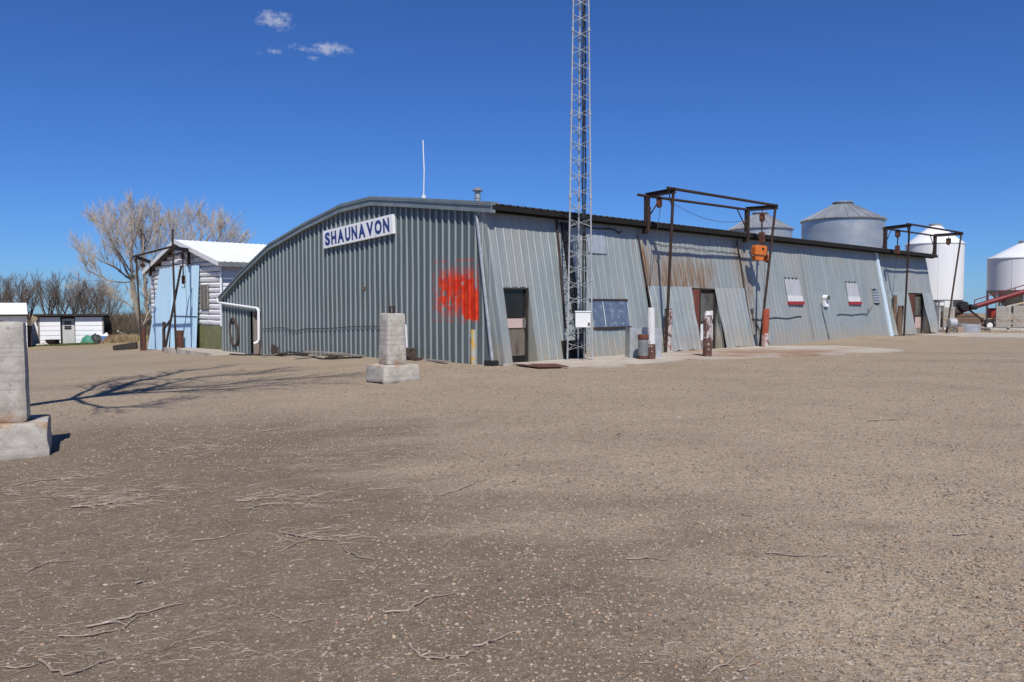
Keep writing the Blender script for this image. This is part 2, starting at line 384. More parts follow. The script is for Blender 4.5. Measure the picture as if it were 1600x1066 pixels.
def pebble_mat():
    x = NT('pebbles'); ri = x.n('ShaderNodeNewGeometry').outputs['Random Per Island']
    r = x.n('ShaderNodeValToRGB', Fac=ri); e = r.color_ramp
    cols = [(0,(.11,.09,.075)),(.2,(.22,.17,.125)),(.5,(.36,.28,.20)),(.7,(.27,.235,.20)),(.86,(.41,.32,.225)),(.96,(.30,.18,.11)),(1,(.47,.40,.31))]
    e.elements[0].color = (*cols[0][1],1); e.elements[1].color = (*cols[-1][1],1)
    for p, k in cols[1:-1]: e.elements.new(p).color = (*k,1)
    return x.done(r.outputs[0], .85, 0, x.noise(90., 3), .3, .004, .3)
M['pebble'] = pebble_mat()
def grass_mat():
    x = NT('grass_blades'); ri = x.n('ShaderNodeNewGeometry').outputs['Random Per Island']
    return x.done(x.mix(ri, (.05,.085,.025), (.16,.17,.06)), .8)
M['grass'] = grass_mat()
def straw_mat():
    x = NT('dry_grass_blades'); ri = x.n('ShaderNodeNewGeometry').outputs['Random Per Island']
    return x.done(x.mix(ri, (.30,.215,.11), (.44,.34,.20)), .9)
M['straw'] = straw_mat()

# ------------------------------------------------------------------ setting
def axis(lo, a, b, step, hi, k=1.35):
    xs = list(np.arange(a, b + 1e-6, step)); d = step; x = a
    left = []
    while x > lo: d *= k; x -= d; left.append(x)
    d = step; x = b; right = []
    while x < hi: d *= k; x += d; right.append(x)
    return left[::-1] + xs + right
xs = axis(-1600, -44, 44, .4, 2200); ys = axis(-60, -4, 64, .4, 2600)
g = MB()
g.v = [(x, y, gz(x, y)) for y in ys for x in xs]
nx = len(xs)
g.f = [(j*nx+i, j*nx+i+1, (j+1)*nx+i+1, (j+1)*nx+i) for j in range(len(ys)-1) for i in range(nx-1)]
tag(g.build('ground', M['ground'], None, True, recalc=False), kind='structure')

def slab(name, pts, th=.05, jit=.06):
    out = []
    n = len(pts)
    for i in range(n):
        a = Vector(pts[i]).to_2d(); b = Vector(pts[(i+1) % n]).to_2d(); k = max(2, int((b-a).length/.4))
        for j in range(k):
            p = a.lerp(b, j/k); out.append((p.x+random.uniform(-jit,jit), p.y+random.uniform(-jit,jit)))
    zt = max(gz(*p) for p in out) + .02
    m = MB().prism([(x, y, zt-th-.25) for x, y in out], (0,0,th+.25))
    return tag(m.build(name, M['pad']), kind='structure')
slab('concrete_pad', [W(-.1,-.05,0), ground(800,571), ground(890,577), ground(1005,570), ground(1080,562), ground(1250,558), ground(1425,549), ground(1310,542), W(13.2,-.1,0), W(6.8,-.0,0)])
slab('far_concrete_pad', [W(29.2,-.5,0), W(29.0,-2.4,0), ground(1620,529), ground(1640,522), W(34.5,-.7,0), W(33.7,0,0)])
slab('shed_apron', [ground(255,552), ground(330,556), ground(415,553), ground(408,550), ground(350,551), ground(300,550)], .04)
m = MB().prism([(p[0], p[1], .045+gz(p[0], p[1])) for p in (ground(802,572), ground(840,577), ground(889,576), ground(868,571.3))], (0,0,.012))
tag(m.build('steel_plate', M['rust_red']), 'flat rust red steel plate lying on the concrete before the brown door', 'metal plate')

# ------------------------------------------------------------------ ribbed sheet
def rib_stations(a, b, pitch=.305, phase=0., h=.026):
    st = [(a, 0.), (b, 0.)]
    k0 = math.floor((a-phase)/pitch)-1; k1 = math.ceil((b-phase)/pitch)+1
    for k in range(k0, k1+1):
        c = phase + k*pitch
        for d, o in ((-.042,0),(-.020,h),(.020,h),(.042,0),(.085,0),(.105,.006),(.125,0),(.18,0),(.20,.006),(.22,0)):
            if a+.004 < c+d < b-.004: st.append((c+d, o))
    return sorted(st)
def sheet(mb, a, b, zlo, zhi, pos, wob=.006, phase=0., step=.45, seed=0., h=.015):
    """zlo/zhi: functions of the station; pos(x, z, off) -> point"""
    st = rib_stations(a, b, phase=phase, h=h)
    rows = max(2, int(max(zhi(x)-zlo(x) for x, _ in st)/step)+1)
    o = len(mb.v)
    for x, off in st:
        for r in range(rows+1):
            z = zlo(x) + (zhi(x)-zlo(x))*r/rows
            w = wob*mnoise.noise((x*.9+seed, z*.8, seed*1.7))*2
            mb.v.append(tuple(pos(x, z, off+w)))
    for i in range(len(st)-1):
        for r in range(rows):
            p = o+i*(rows+1)+r
            mb.f.append((p, p+1, p+rows+2, p+rows+1))
def K(v): return lambda x: v

# ------------------------------------------------------------------ warehouse
wh = thing('warehouse', 'long low corrugated metal warehouse with a curved gable and leaning side wall', 'warehouse', (B[0],B[1],0), ROT)
PR = [(.44,4.38),(4.12,4.84),(6.5,5.12),(8.42,5.04),(10.96,4.60),(13.88,3.97),(16.5,2.96),(18.85,1.86)]
def prof(t):
    for (a, za), (b, zb) in zip(PR, PR[1:]):
        if t <= b: return za+(zb-za)*(t-a)/(b-a)
    return PR[-1][1]
gb = lambda t: gz(*W(0,t,0)[:2]) - .12
gpos = lambda t, z, off: (-off, t, z)
mb = MB()
sheet(mb, .35, .86, gb, lambda t: t/LEAN, gpos, phase=.62, h=.030)
sheet(mb, .86, 14.9, gb, prof, gpos, .008, phase=.62, seed=2., h=.030)
sheet(mb, 14.9, 15.86, K(1.36), prof, gpos, phase=.62, seed=2., h=.030)
sheet(mb, 15.86, 18.75, gb, prof, gpos, .008, phase=.62, seed=2., h=.030)
mb.build('gable_wall', M['gable'], wh, recalc=False)
k = 0
while True:                                # rib caps added over the sheet ribs, pale to paint in sunlit sides
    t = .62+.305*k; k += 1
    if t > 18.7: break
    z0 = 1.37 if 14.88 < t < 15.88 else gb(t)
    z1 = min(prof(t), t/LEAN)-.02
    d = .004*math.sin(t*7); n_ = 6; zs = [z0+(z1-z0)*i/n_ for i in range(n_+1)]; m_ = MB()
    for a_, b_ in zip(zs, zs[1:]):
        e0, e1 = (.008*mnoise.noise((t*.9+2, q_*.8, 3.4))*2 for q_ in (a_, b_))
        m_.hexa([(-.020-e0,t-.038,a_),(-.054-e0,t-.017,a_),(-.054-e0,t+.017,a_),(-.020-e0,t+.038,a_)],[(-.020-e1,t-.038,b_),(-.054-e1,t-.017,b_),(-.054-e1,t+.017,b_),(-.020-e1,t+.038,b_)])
    m_.build('sunlit_rib', M['gable_rib'], wh, recalc=False)
# corner flashing along the leaning edge
mb = MB()
for d0, d1, off in ((-.02,.10,.035),(.10,.19,.02),(.19,.30,.04),(.30,.44,.018)):
    mb.hexa([(-off,d0,-.02),(-off,d1,-.02),(.01,d1,-.02),(.01,d0,-.02)],
            [(-off,d0+.86*.985,4.36),(-off,d1+.86*.985,4.36),(.01,d1+.86*.985,4.36),(.01,d0+.86*.985,4.36)])
mb.build('corner_flashing', M['wall_a'], wh)
MB().tube([(-.10,.42,-.02),(-.08,1.12,4.2)], .045, 8).build('drainpipe', M['galv'], wh, True)
MB().bx(-.28,.0,.24,.60,-.06,.10).build('drain_shoe', M['black'], wh, bevel=.02)

def spos(extra=0.):
    return lambda s, z, off: (s, LEAN*z-off+extra, z)
ZT = 4.40
mb = MB()
sheet(mb, 0, .28, K(-.03), K(2.14), spos()); sheet(mb, 0, 1.3, K(2.14), K(ZT), spos(), seed=1.)
sheet(mb, 1.3, 6.86, K(-.03), K(ZT), spos(), .016, seed=1.)
mb.build('side_wall', M['wall_a'], wh, recalc=False)
mb = MB(); sheet(mb, 6.86, 13.3, K(2.25), K(ZT), spos(), .018, .31, seed=4.); mb.build('side_wall', M['wall_b'], wh, recalc=False)
mb = MB(); sheet(mb, 13.3, 26.62, K(-.03), K(ZT), spos(), .016, seed=6.); mb.build('side_wall', M['wall_c'], wh, recalc=False)
mb = MB(); sheet(mb, 26.62, 34.1, K(2.27), K(ZT), spos(.22), .018, seed=8.); mb.build('side_wall', M['wall_c'], wh, recalc=False)
# flared lower door skins with dents and ragged feet
def flare(ex, bot, seed):
    def f(s, z, off):
        k = 1-(z-bot)/(2.3-bot)
        dent = .085*mnoise.noise((s*1.6+seed, z*1.1, seed))*(.3+k)
        return (s, LEAN*z-off-.03-.11*k+ex+dent, z)
    return f
rag = lambda seed: (lambda s: .05+.05*mnoise.noise((s*2.3, seed, 0)))
for a, b, ex, mt, sd in ((6.95,9.52,0,'wall_d',1.),(11.1,13.15,0,'wall_d',5.),(27.2,30.45,.22,'wall_d',9.),(32.5,34.05,.22,'wall_d',12.)):
    mb = MB(); sheet(mb, a, b, rag(sd), K(2.29 if ex == 0 else 2.31), flare(ex, .05, sd), .012, seed=sd, step=.3)
    mb.build('lower_door_skin', M[mt], wh, recalc=False)
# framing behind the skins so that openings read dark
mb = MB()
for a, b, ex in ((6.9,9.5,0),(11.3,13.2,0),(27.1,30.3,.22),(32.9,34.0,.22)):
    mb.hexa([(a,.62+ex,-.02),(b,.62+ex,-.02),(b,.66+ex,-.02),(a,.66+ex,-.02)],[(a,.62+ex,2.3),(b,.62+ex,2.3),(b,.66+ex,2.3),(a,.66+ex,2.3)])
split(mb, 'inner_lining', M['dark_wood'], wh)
# doorways on the leaning wall (upright frames set back in it)
def doorway(s0, s1, top, ex, kind):
    tp = LEAN*top + ex + .03
    d = MB()
    for a in (s0-.07, s1): d.bx(a, a+.07, tp-.02, tp+.14, -.02, top)
    d.bx(s0-.07, s1+.07, tp-.02, tp+.14, top, top+.07)
    fr = d.build('door_frame', M['dark_wood'], wh)
    c = MB()
    c.prism([(s1+.075, tp+.02, 0),(s1+.075, tp-.03, top),(s1+.075, ex+.02, 0)], (.01,0,0))
    c.build('door_cheek', M['wall_d'], wh)
    if kind == 'brown':
        lf = MB().bx(s0, s1, tp+.06, tp+.10, .18, .98).build('door', M['brown_door'], wh)
        MB().bx(s0, s1, tp+.06, tp+.10, 1.28, 2.12).build('door_pane', M['glass'], lf)
        MB().bx(s0+.02, s1-.12, tp+.03, tp+.06, .99, 1.26).build('door_panel', M['pink'], lf)
        MB().bx(s1-.10, s1, tp+.05, tp+.10, .98, 1.28).build('lock_rail', M['brown_door'], lf)
        MB().bx(s0, s1, tp+.07, tp+.10, -.01, .18).build('kick_plate', M['dark'], lf)
        q = MB().tube([(s1-.06,tp+.05,1.0),(s1-.06,tp-.01,1.0),(s1-.06,tp-.01,1.22),(s1-.06,tp+.05,1.22)], .012, 6); q.build('door_handle', M['galv'], lf)
    else:
        lf = MB().bx(s0, s1, tp+.06, tp+.10, .32, .95).build('door', M['white'] if kind == 'white' else M['pink'], wh)
        MB().bx(s0, s1, tp+.06, tp+.10, 1.02, top-.12).build('door_pane', M['dusty_pane'], lf)
        split(MB().bx(s0, s1, tp+.05, tp+.11, .94, 1.03).bx(s0, s1, tp+.05, tp+.11, top-.13, top), 'door_rail', M['rust'], lf)
        MB().bx(s0, s1, tp+.065, tp+.10, -.01, .33).build('kick_plate', M['grey_timber'], lf)
        MB().bx(s1-.22, s1-.04, tp+.03, tp+.06, 1.1, 1.42).build('notice', M['white'], lf) if kind == 'white' else None
doorway(.33, 1.22, 2.10, 0, 'brown')
doorway(10.22, 11.15, 2.2, 0, 'white')
doorway(31.65, 32.7, 2.2, .22, 'pink')
MB().bx(9.5, 10.14, .440, .460, 0, 2.22).build('filler_board', M['red_dull'], wh)
MB().bx(30.35, 31.57, .66, .68, 0, 2.22).build('filler_board', M['rust_red'], wh)

# roof sheet, with ribs that show along the eave
mb = MB()
st = [(s, o) for s, o in rib_stations(-.16, 34.35)]
rows = PR; n = len(rows)
for s, off in st:
    for (t, z) in rows: mb.v.append((s, t, z+.075+off*1.6))
for i in range(len(st)-1):
    for r in range(n-1):
        p = i*n+r; mb.f.append((p, p+n, p+n+1, p+1))
mb.build('roof', M['roof'], wh, recalc=False)
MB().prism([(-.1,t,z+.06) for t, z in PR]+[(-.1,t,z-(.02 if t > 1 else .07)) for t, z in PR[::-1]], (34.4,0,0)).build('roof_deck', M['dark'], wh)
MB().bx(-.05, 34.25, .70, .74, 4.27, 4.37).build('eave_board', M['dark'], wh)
# rounded barge trim over the gable
mb = MB()
def strip(lo, hi, p0, p1):
    pts = PR[:]
    for (a, za), (b, zb) in zip(pts, pts[1:]):
        mb.hexa([(-p1,a,za+lo),(-p1,b,zb+lo),(-p0,b,zb+lo),(-p0,a,za+lo)],[(-p1,a,za+hi),(-p1,b,zb+hi),(-p0,b,zb+hi),(-p0,a,za+hi)])
strip(-.16,-.10,-.02,.17); strip(-.10,.03,-.02,.12); strip(.03,.10,-.02,.155); strip(.10,.15,-.14,.10)
mb.build('gable_trim', M['trim'], wh)
MB().prism([(34.0,1.12,4.42)]+[(34.0,t,z) for t, z in PR[1:]]+[(34.0,18.75,-1.2),(34.0,.26,-.1)], (.05,0,0)).build('rear_wall', M['galv_dark'], wh)
MB().bx(.0,34.0,18.74,18.79,-1.6,1.95).build('back_side_wall', M['galv_dark'], wh)

# gable doorway at the low end, with its white drain pipe
mb = MB().bx(.10,.13,14.9,15.86,gb(15.4),1.36); mb.build('doorway_back', M['dark'], wh)
MB().bx(.03,.07,14.93,15.48,gb(15.2),1.10).build('plywood_door', M['plywood'], wh)
MB().bx(-.02,.09,15.48,15.62,gb(15.5),1.36).build('door_post', M['grey_timber'], wh)
MB().tube([(-.12,18.86,1.95),(-.14,18.83,1.78),(-.14,18.7,1.72),(-.14,15.1,1.50),(-.14,14.9,1.48),(-.14,14.82,1.40),(-.14,14.82,.22),(-.2,14.84,.10),(-.32,14.9,.04)], .055, 8).build('drain_spout', M['white_pipe'], wh, True)
mb = MB()
for i in range(7):
    r = .52+.05*random.random(); cy = 17.35+random.uniform(-.06,.06)
    mb.tube([(-.05-.02*i*.5, cy+r*.75*math.cos(a)+.1*math.sin(a), .42+r*1.15*math.sin(a)*(1 if math.sin(a) > 0 else .9)) for a in np.linspace(0, 2*math.pi, 22)], .017, 5)
tag(mb.build('hose_coil', M['rotten'], None), 'dark hose coil hanging on the low end of the gable wall', 'hose')
o = bpy.data.objects['hose_coil']; o.location = (B[0],B[1],0); o.rotation_euler = (0,0,ROT)
for vtx in o.data.vertices: pass
# cable along the gable and its small box
mb = MB(); pts = []
for t in np.arange(14.6, 5.4, -.152):
    onrib = abs(((t-.62)/.305) % 1 - .0) < .2 or abs(((t-.62)/.305) % 1-1) < .2
    pts.append((-.045 if onrib else -.03, t, .66+.03*(14.6-t)+.03*math.sin(t*1.1)-(.12*math.exp(-((t-11.9)/.6)**2))))
mb.tube([(a_-.03, b_, c_) for a_, b_, c_ in pts], .011, 5); mb.build('wall_cable', M['black'], wh)
MB().bx(-.07,-.025,6.98,7.1,2.14,2.26).build('outlet_box', M['post_wood'], wh)
# things fixed on the long wall
def on(s, z, off=0.): return (s, LEAN*z-off, z)
def patch(mb, s0, s1, z0, z1, o0, o1):
    return mb.hexa([on(s0,z0,o1),on(s1,z0,o1),on(s1,z0,o0),on(s0,z0,o0)],[on(s0,z1,o1),on(s1,z1,o1),on(s1,z1,o0),on(s0,z1,o0)])
w = patch(MB(), 3.93,5.7,.95,1.78,.0,.040).build('boarded_window', M['blue_sheet'], wh)
split(patch(patch(MB(), 3.88,5.75,1.78,1.84,.0,.06), 3.88,5.75,.88,.95,.0,.06), 'window_frame', M['rust'], w)
patch(MB(), 4.47,4.49,.96,1.77,.040,.046).build('board_seam', M['white'], w)
mb = MB(); sheet(mb, 4.15, 5.05, K(3.3), K(4.18), lambda s, z, off: on(s, z, off+.03), .003); mb.build('clear_panel', M['clear'], wh, recalc=False)
for s0, s1, z0, z1 in ((16.55,17.85,1.66,2.72),(22.4,23.68,1.66,2.66)):
    mb = MB(); sheet(mb, s0, s1, K(z0), K(z1), lambda s, z, off: on(s, z, off*.3+.03), .002)
    w = mb.build('window_board', M['board_white'], wh, recalc=False)
    patch(MB(), s0, s1+.04, z0-.02, z0+.12, .0, .085).build('red_sill', M['red'], w)
    patch(MB(), s0, s1, z0+.12, z0+.36, .02, .055).build('white_band', M['sign_white_dull'], w)
    mb = MB()
    for k in range(4): patch(mb, s0+.05+k*.32, s0+.14+k*.32, z1+.03, z1+.09, .0, .04)
    split(mb, 'window_clip', M['dark_wood'], w)
v = MB(); 
for k in range(6): patch(v, 25.25,25.95,1.72+k*.13,1.81+k*.13,.01,.06)
lv = v.build('louvre_vent', M['galv'], wh); split(patch(patch(MB(),25.3,25.6,2.32,2.42,.055,.064),25.3,25.85,1.66,1.71,.0,.07), 'vent_slot', M['dark'], lv)
mt = MB().tube([on(19.9,1.95,.02),on(19.9,1.95,.22)], .13, 14).build('electric_meter', M['white'], wh, True)
MB().tube([on(19.9,1.95,.22),on(19.9,1.95,.29)], .10, 14).build('meter_glass', M['dusty_pane'], mt, True)
patch(MB(), 19.75,20.05,1.55,1.84,.01,.12).build('meter_box', M['white'], mt)
MB().tube([on(19.5,1.7,.05),on(19.75,-.05,.05)], .028, 6).build('conduit', M['galv_dark'], mt)
mb = MB().tube([on(s, 1.06+.03*math.sin(s*3)+.05*(s-13.4)/4, .045 if int(s/.1525) % 2 else .03) for s in np.arange(13.4,17.6,.1525)], .018, 5)
mb.tube([on(s, 1.17+.02*math.sin(s*3), .045 if int(s/.1525) % 2 else .03) for s in np.arange(20.9,24.4,.1525)], .018, 5)
mb.tube([on(24.3,1.18,.05),on(24.45,1.45,.04)], .012, 4); mb.tube([on(24.5,1.3,.05),on(24.95,1.55,.04)], .012, 4)
split(mb, 'wall_cable', M['black'], wh)
mb = MB().tube([on(s, 3.78-.02*(s-7)+.015*math.sin(s*9), .04) for s in np.arange(7.6,13.2,.15)], .011, 4); mb.build('wall_cable', M['cable'], wh)
mb = MB().tube([on(s, 4.12+.02*math.sin(s*5), .05) for s in np.arange(2.9,5.7,.15)]+[on(5.8,4.02,.06),on(5.95,4.1,.05)], .022, 5); mb.build('wall_cable', M['black'], wh)
MB().tube([on(2.82,4.25,.07),on(2.56,.95,.07)], .035, 8).build('vent_pipe', M['rust'], wh, True)
patch(MB(), 3.02,3.30,.55,4.2,.0,.09).build('cable_duct', M['black'], wh)
patch(MB(), 2.35,3.2,-.02,.58,.0,.05).build('duct_opening', M['dark'], wh)
mb = MB(); mb.hexa([on(26.52,-.03,.09),on(26.82,-.03,.09),on(26.82,-.03,-.22),on(26.52,-.03,-.02)],[on(26.42,4.36,.07),on(26.66,4.36,.07),on(26.66,4.36,-.22),on(26.42,4.36,-.02)])
mb.build('blue_flashing', M['pale_blue'], wh)
mb = MB()
for a in ((6.80,4.0,6.92,1.65),(6.92,1.65,6.48,.0),(13.13,4.16,13.18,.05),(18.2,4.1,18.25,.1)):
    w_ = .028 if a[0] < 18 else .006
    mb.tube([on(a[0],a[1],.07),on(a[2],a[3],.07 if a[0] != 6.92 else .3)], w_, 6)
split(mb, 'wall_strut', M['rust'], wh)
# roof fittings
e = MB().tube([(.5,1.75,4.6),(.5,1.75,4.99)], .085, 16).build('roof_vent', M['galv'], wh, True)
MB().lathe([(.11,0),(.155,.01),(.155,.03),(.07,.10),(.02,.12)], 16, (.5,1.75,5.0)).build('vent_cap', M['galv_dark'], e, True)
MB().tube([(.5,1.75,4.80),(.5,1.75,4.84)], .10, 16).build('vent_collar', M['galv'], e, True)
MB().tube([(.4,4.25,4.9),(.4,4.25,5.2),(.4,4.22,5.9),(.4,4.26,6.55),(.4,4.27,6.85)], .018, 6).tube([(.4,4.25,4.95),(.4,4.25,5.12)], .07, 8).build('whip_antenna', M['white_pipe'], wh)
MB().tube([(8.4,1.5,4.5),(8.4,1.5,5.12)], .10, 12).tube([(8.4,1.5,5.12),(8.4,1.5,5.16)], .115, 12).build('stovepipe', M['rust_red'], wh, True)

# ------------------------------------------------------------------ town sign
sg = thing('town_sign', 'long white sign with blue capital letters high on the grey gable', 'sign', W(-.045,7.37,4.12), ROT-math.pi/2, tilt=-R(3.5))
MB().bx(-2.19,2.19,-.10,0,-.315,.315).build('sign_board', M['sign'], sg, bevel=.008)
mb = MB()
for x in (-1.45,-.62,.31,1.18): mb.bx(x-.006,x+.006,-.104,-.09,-.31,.31)
split(mb, 'panel_seam', M['grey_timber'], sg)
def glyph(ch, x0, x1, z0, z1, y, bold=.05):
    cu = bpy.data.curves.new('glyph', 'FONT'); cu.body = ch; cu.offset = bold; cu.resolution_u = 4
    ob = bpy.data.objects.new('glyph', cu); COL.objects.link(ob)
    bpy.context.view_layer.update()
    me = bpy.data.meshes.new_from_object(ob.evaluated_get(bpy.context.evaluated_depsgraph_get()))
    vs = [v.co for v in me.vertices]; a0 = min(v.x for v in vs); a1 = max(v.x for v in vs); b0 = min(v.y for v in vs); b1 = max(v.y for v in vs)
    m_ = MB().add([(x0+(v.x-a0)/(a1-a0)*(x1-x0), y, z0+(v.y-b0)/(b1-b0)*(z1-z0)) for v in vs], [tuple(p.vertices) for p in me.polygons])
    bpy.data.objects.remove(ob); bpy.data.curves.remove(cu); bpy.data.meshes.remove(me)
    return m_
wd = {'S':.36,'H':.36,'A':.44,'U':.35,'N':.36,'V':.42,'O':.42}
word = 'SHAUNAVON'; tot = sum(wd[c] for c in word); gap = (4.06-tot)/8; x = -2.06
for c in word:
    glyph(c, x, x+wd[c], -.235, .235, -.1045).build('letter', M['letter'], sg, recalc=False)
    x += wd[c]+gap

# ------------------------------------------------------------------ lattice tower
tw = thing('lattice_tower', 'tall galvanised lattice radio tower rising in front of the long wall', 'tower', (1.99,23.45,0))
TH = 22.0
def leg(k, z):
    w_ = .73*(1-z/26.5)
    c = [(-.5,-.29),(.5,-.29),(.0,.577)][k]
    return Vector((c[0]*w_, c[1]*w_, z))
for k in range(3):
    m = MB().tube([leg(k,0), leg(k,TH)], [.026,.017], 8)
    for z in np.arange(2.4, TH, 2.4): m.tube([leg(k,z-.06), leg(k,z+.06)], .038, 8)
    m.build('leg', M['tower'], tw, True)
z = .32
while z < TH-.5:
    h_ = .215; mb = MB()
    for a, b in ((0,1),(1,2),(2,0)):
        mb.bar(leg(a,z), leg(b,z+h_), .020,.009); mb.bar(leg(b,z), leg(a,z+h_), .020,.009)
    z += .452
    mb.build('cross_bracing', M['tower'], tw)
mb = MB()
for k in range(3): p = leg(k,0); mb.bx(p.x-.07,p.x+.07,p.y-.07,p.y+.07,-.03,.035)
split(mb, 'foot_plate', M['galv_dark'], tw)
mb = MB()
for i, (dx, r) in enumerate(((-.05,.014),(-.02,.018),(.02,.012),(.045,.016))):
    mb.tube([leg(2,z)*.55+leg(1,z)*.45+Vector((dx+.012*math.sin(z*2+i), .01*math.sin(z*1.3+i), 0)) for z in np.arange(.2, TH-1, .5)], r, 5)
split(mb, 'coaxial_cable', M['black'], tw)
tag(tw)
jb = thing('junction_box', 'white metal box strapped to the lattice tower at chest height', 'electrical box', (2.06,23.13,1.0))
MB().bx(-.22,.22,-.12,.06,0,.44).build('cabinet', M['white'], jb, bevel=.012)
MB().bx(-.235,.235,-.14,.07,.44,.475).build('lid', M['white'], jb, bevel=.006)
MB().bx(.14,.20,-.145,-.12,.06,.14).build('latch', M['post_wood'], jb)
MB().tube([(.05,0,-.0),(.05,.0,-.9)], .02, 6).build('conduit', M['galv_dark'], jb)

# ------------------------------------------------------------------ hoist frames
def hoist_frame(label, org, IL, IR, OL, OR, FL, FR, ext=.5, drop=1.25, group='steel hoist frames over the doors', mast=0, rI=.085, rL=.05):
    t = thing('hoist_frame', label, 'hoist frame', org, ROT, group)
    V = Vector; IL, IR, OL, OR, FL, FR = map(V, (IL, IR, OL, OR, FL, FR))
    for p in (IL, IR):
        MB().bar(p, p-V((0,0,drop)), .17,.12).bar(p-V((0,0,drop-.45)), p-V((.02,-.08,drop+.05)), .19,.05).build('hanger_post', M['rust'], t)
    a = (OR-OL).normalized()
    for p, f in ((OL,FL),(OR,FR)):
        k = MB().tube([p-V((0,0,.04)), f], rL, 8)
        k.build('leg', M['rust'], t, True)
    MB().tube([OL-a*.32+V((0,0,.06)), OR+a*.1+V((0,0,.06))], .052, 8).build('front_beam', M['rust'], t, True)
    b = (IR-IL).normalized()
    MB().tube([IL-b*ext+V((0,0,-.02)), IR+b*.05+V((0,0,-.02))], .048, 8).build('rear_beam', M['rust'], t, True)
    for p, q in ((IL,OL),(IR,OR)):
        c = (q-p).normalized(); MB().ibeam(p-c*.06, q+c*.1, .10,.17).build('cross_beam', M['rust'], t)
    MB().tube([IL+b*.75+V((0,0,-.05)), IL-V((0,0,.82))], .025, 6).build('brace', M['rust'], t)
    MB().tube([IR-b*.75+V((0,0,-.05)), IR-V((0,0,.82))], .025, 6).build('brace', M['rust'], t)
    MB().tube([OL-a*.30+V((0,0,.03)), OL.lerp(FL,.11)], .022, 6).build('brace', M['rust'], t)
    MB().tube([OR+a*.08+V((0,0,.05)), OR.lerp(FR,.12)+V((0,0,0))], .022, 6).build('brace', M['rust'], t)
    if mast: MB().tube([OR, OR+V((.02,.02,mast))], .05, 8).build('mast', M['rust'], t, True)
    return t
o1 = W(6.9,0,0)
hoist_frame('rusty steel hoist frame holding the orange hoist, nearest to the lattice tower', o1,
    (.12,.5,5.36),(6.6,.5,5.42),(.05,-.62,5.40),(6.75,-.62,5.42),(.32,-.18,0),(6.2,-.35,0))
o2 = W(27.1,0,0)
hoist_frame('rusty steel hoist frame over the farthest door of the long wall', o2,
    (.15,.62,5.56),(7.2,.62,5.6),(.1,-.58,5.62),(7.75,-.58,5.66),(1.0,-.1,0),(5.7,-.6,0), .3)
C0 = (-13.9, 38.0)
cz = gz(*C0)
def LW(s, t, z): return (C0[0]+U[0]*s+G[0]*t, C0[1]+U[1]*s+G[1]*t, z)
hoist_frame('rusty steel hoist frame with a tall mast before the light blue door', (C0[0],C0[1],0),
    (-.25,8.75,3.98),(-.25,3.25,4.38),(-2.0,5.65,4.06),(-2.0,.62,4.28),(-2.0,5.1,-.62),(-2.0,.48,-.45), .1, .72, mast=.86, rL=.05)

def pulley(name_label, P, hang, scale=1., drop=2.0, mat='rust', rope_to=None, group='pulley blocks on the hoist frames', second=None):
    t = thing('pulley_block', name_label, 'pulley', P, ROT, group)
    s = scale*.78
    split(MB().bar((0,-.05*s,-.32*s),(0,-.05*s,0),.16*s,.02).bar((0,.05*s,-.32*s),(0,.05*s,0),.16*s,.02), 'side_plate', M[mat], t)
    MB().tube([(0,-.04*s,-.26*s),(0,.04*s,-.26*s)], .13*s, 16).build('sheave', M['rust_red'], t, True)
    MB().tube([(0,0,hang),(0,0,-.05*s)], .02, 6).build('shackle', M['rust'], t)
    if rope_to: MB().tube([(.1*s,0,-.26*s), (.1*s+rope_to[0],rope_to[1],rope_to[2])], .010, 5).build('rope', M['cable'], t)
    if second:
        MB().tube([(0,0,-.3*s),(0,0,-second+.2)], .03, 6).build('chain', M['rust'], t)
        MB().bar((0,0,-second-.2),(0,0,-second+.2),.2*s,.15*s).tube([(0,0,-second-.2),(.07,0,-second-.28),(.05,0,-second-.4),(-.05,0,-second-.4),(-.07,0,-second-.33)], .02, 6).build('lower_block', M['rust_red'], t)
    return t
pulley('red rust pulley block hanging from the left cross beam above the white post', W(7.0,-.02,5.24), .1, 1.15, rope_to=(-.1,.45,-3.6), mat='rust_red')
pulley('rusty chain block hanging from the cross beam above the orange hoist', W(13.55,-.12,5.22), .14, 1.15, second=.95, mat='rust_red')
pulley('rusty chain block hanging from the left beam of the farthest frame', W(27.25,.0,5.42), .1, 1.3, second=.98, rope_to=(.1,.35,-4.6))
pulley('small pulley hanging from the right beam of the farthest frame', W(34.6,.0,5.42), .1, 1.3)
pulley('dark chain block hanging before the light blue door', LW(-1.0,2.05,4.20), .1, 1.0, second=1.35, rope_to=(0,-.2,-3.2))
pulley('orange red pulley hanging from the left beam by the tree', LW(-1.4,6.5,3.9), .1, 1.05, mat='rust_red')
# orange hoist
hp = W(13.5,-.05,3.62)
ho = thing('chain_hoist', 'bright orange chain hoist hanging from the first hoist frame', 'hoist', hp, ROT+R(-22), tilt=R(4))
b = MB(); b.prism([(-.36,-.17,-.06),(-.36,-.17,.30),(-.28,-.17,.40),(.26,-.17,.40),(.34,-.17,.30),(.34,-.17,-.06)], (0,.34,0)); b.build('housing', M['orange'], ho, bevel=.03)
MB().prism([(-.34,-.15,-.10),(.20,-.15,-.10),(.12,-.15,-.30),(-.28,-.15,-.30)], (0,.30,0)).build('drum_guard', M['orange'], ho, bevel=.02)
MB().lathe([(.17,-.17),(.17,.0),(.11,.10),(.06,.16)], 14, (.46,0,-.12)).build('motor_cap', M['orange'], ho, True)
MB().tube([(.40,-.03,-.30),(.58,-.03,-.30)], .06, 10).build('rope_guide', M['black'], ho)
MB().tube([(.06,-.185,.24),(.06,-.16,.24)], .06, 14).build('vent_hole', M['dark'], ho)
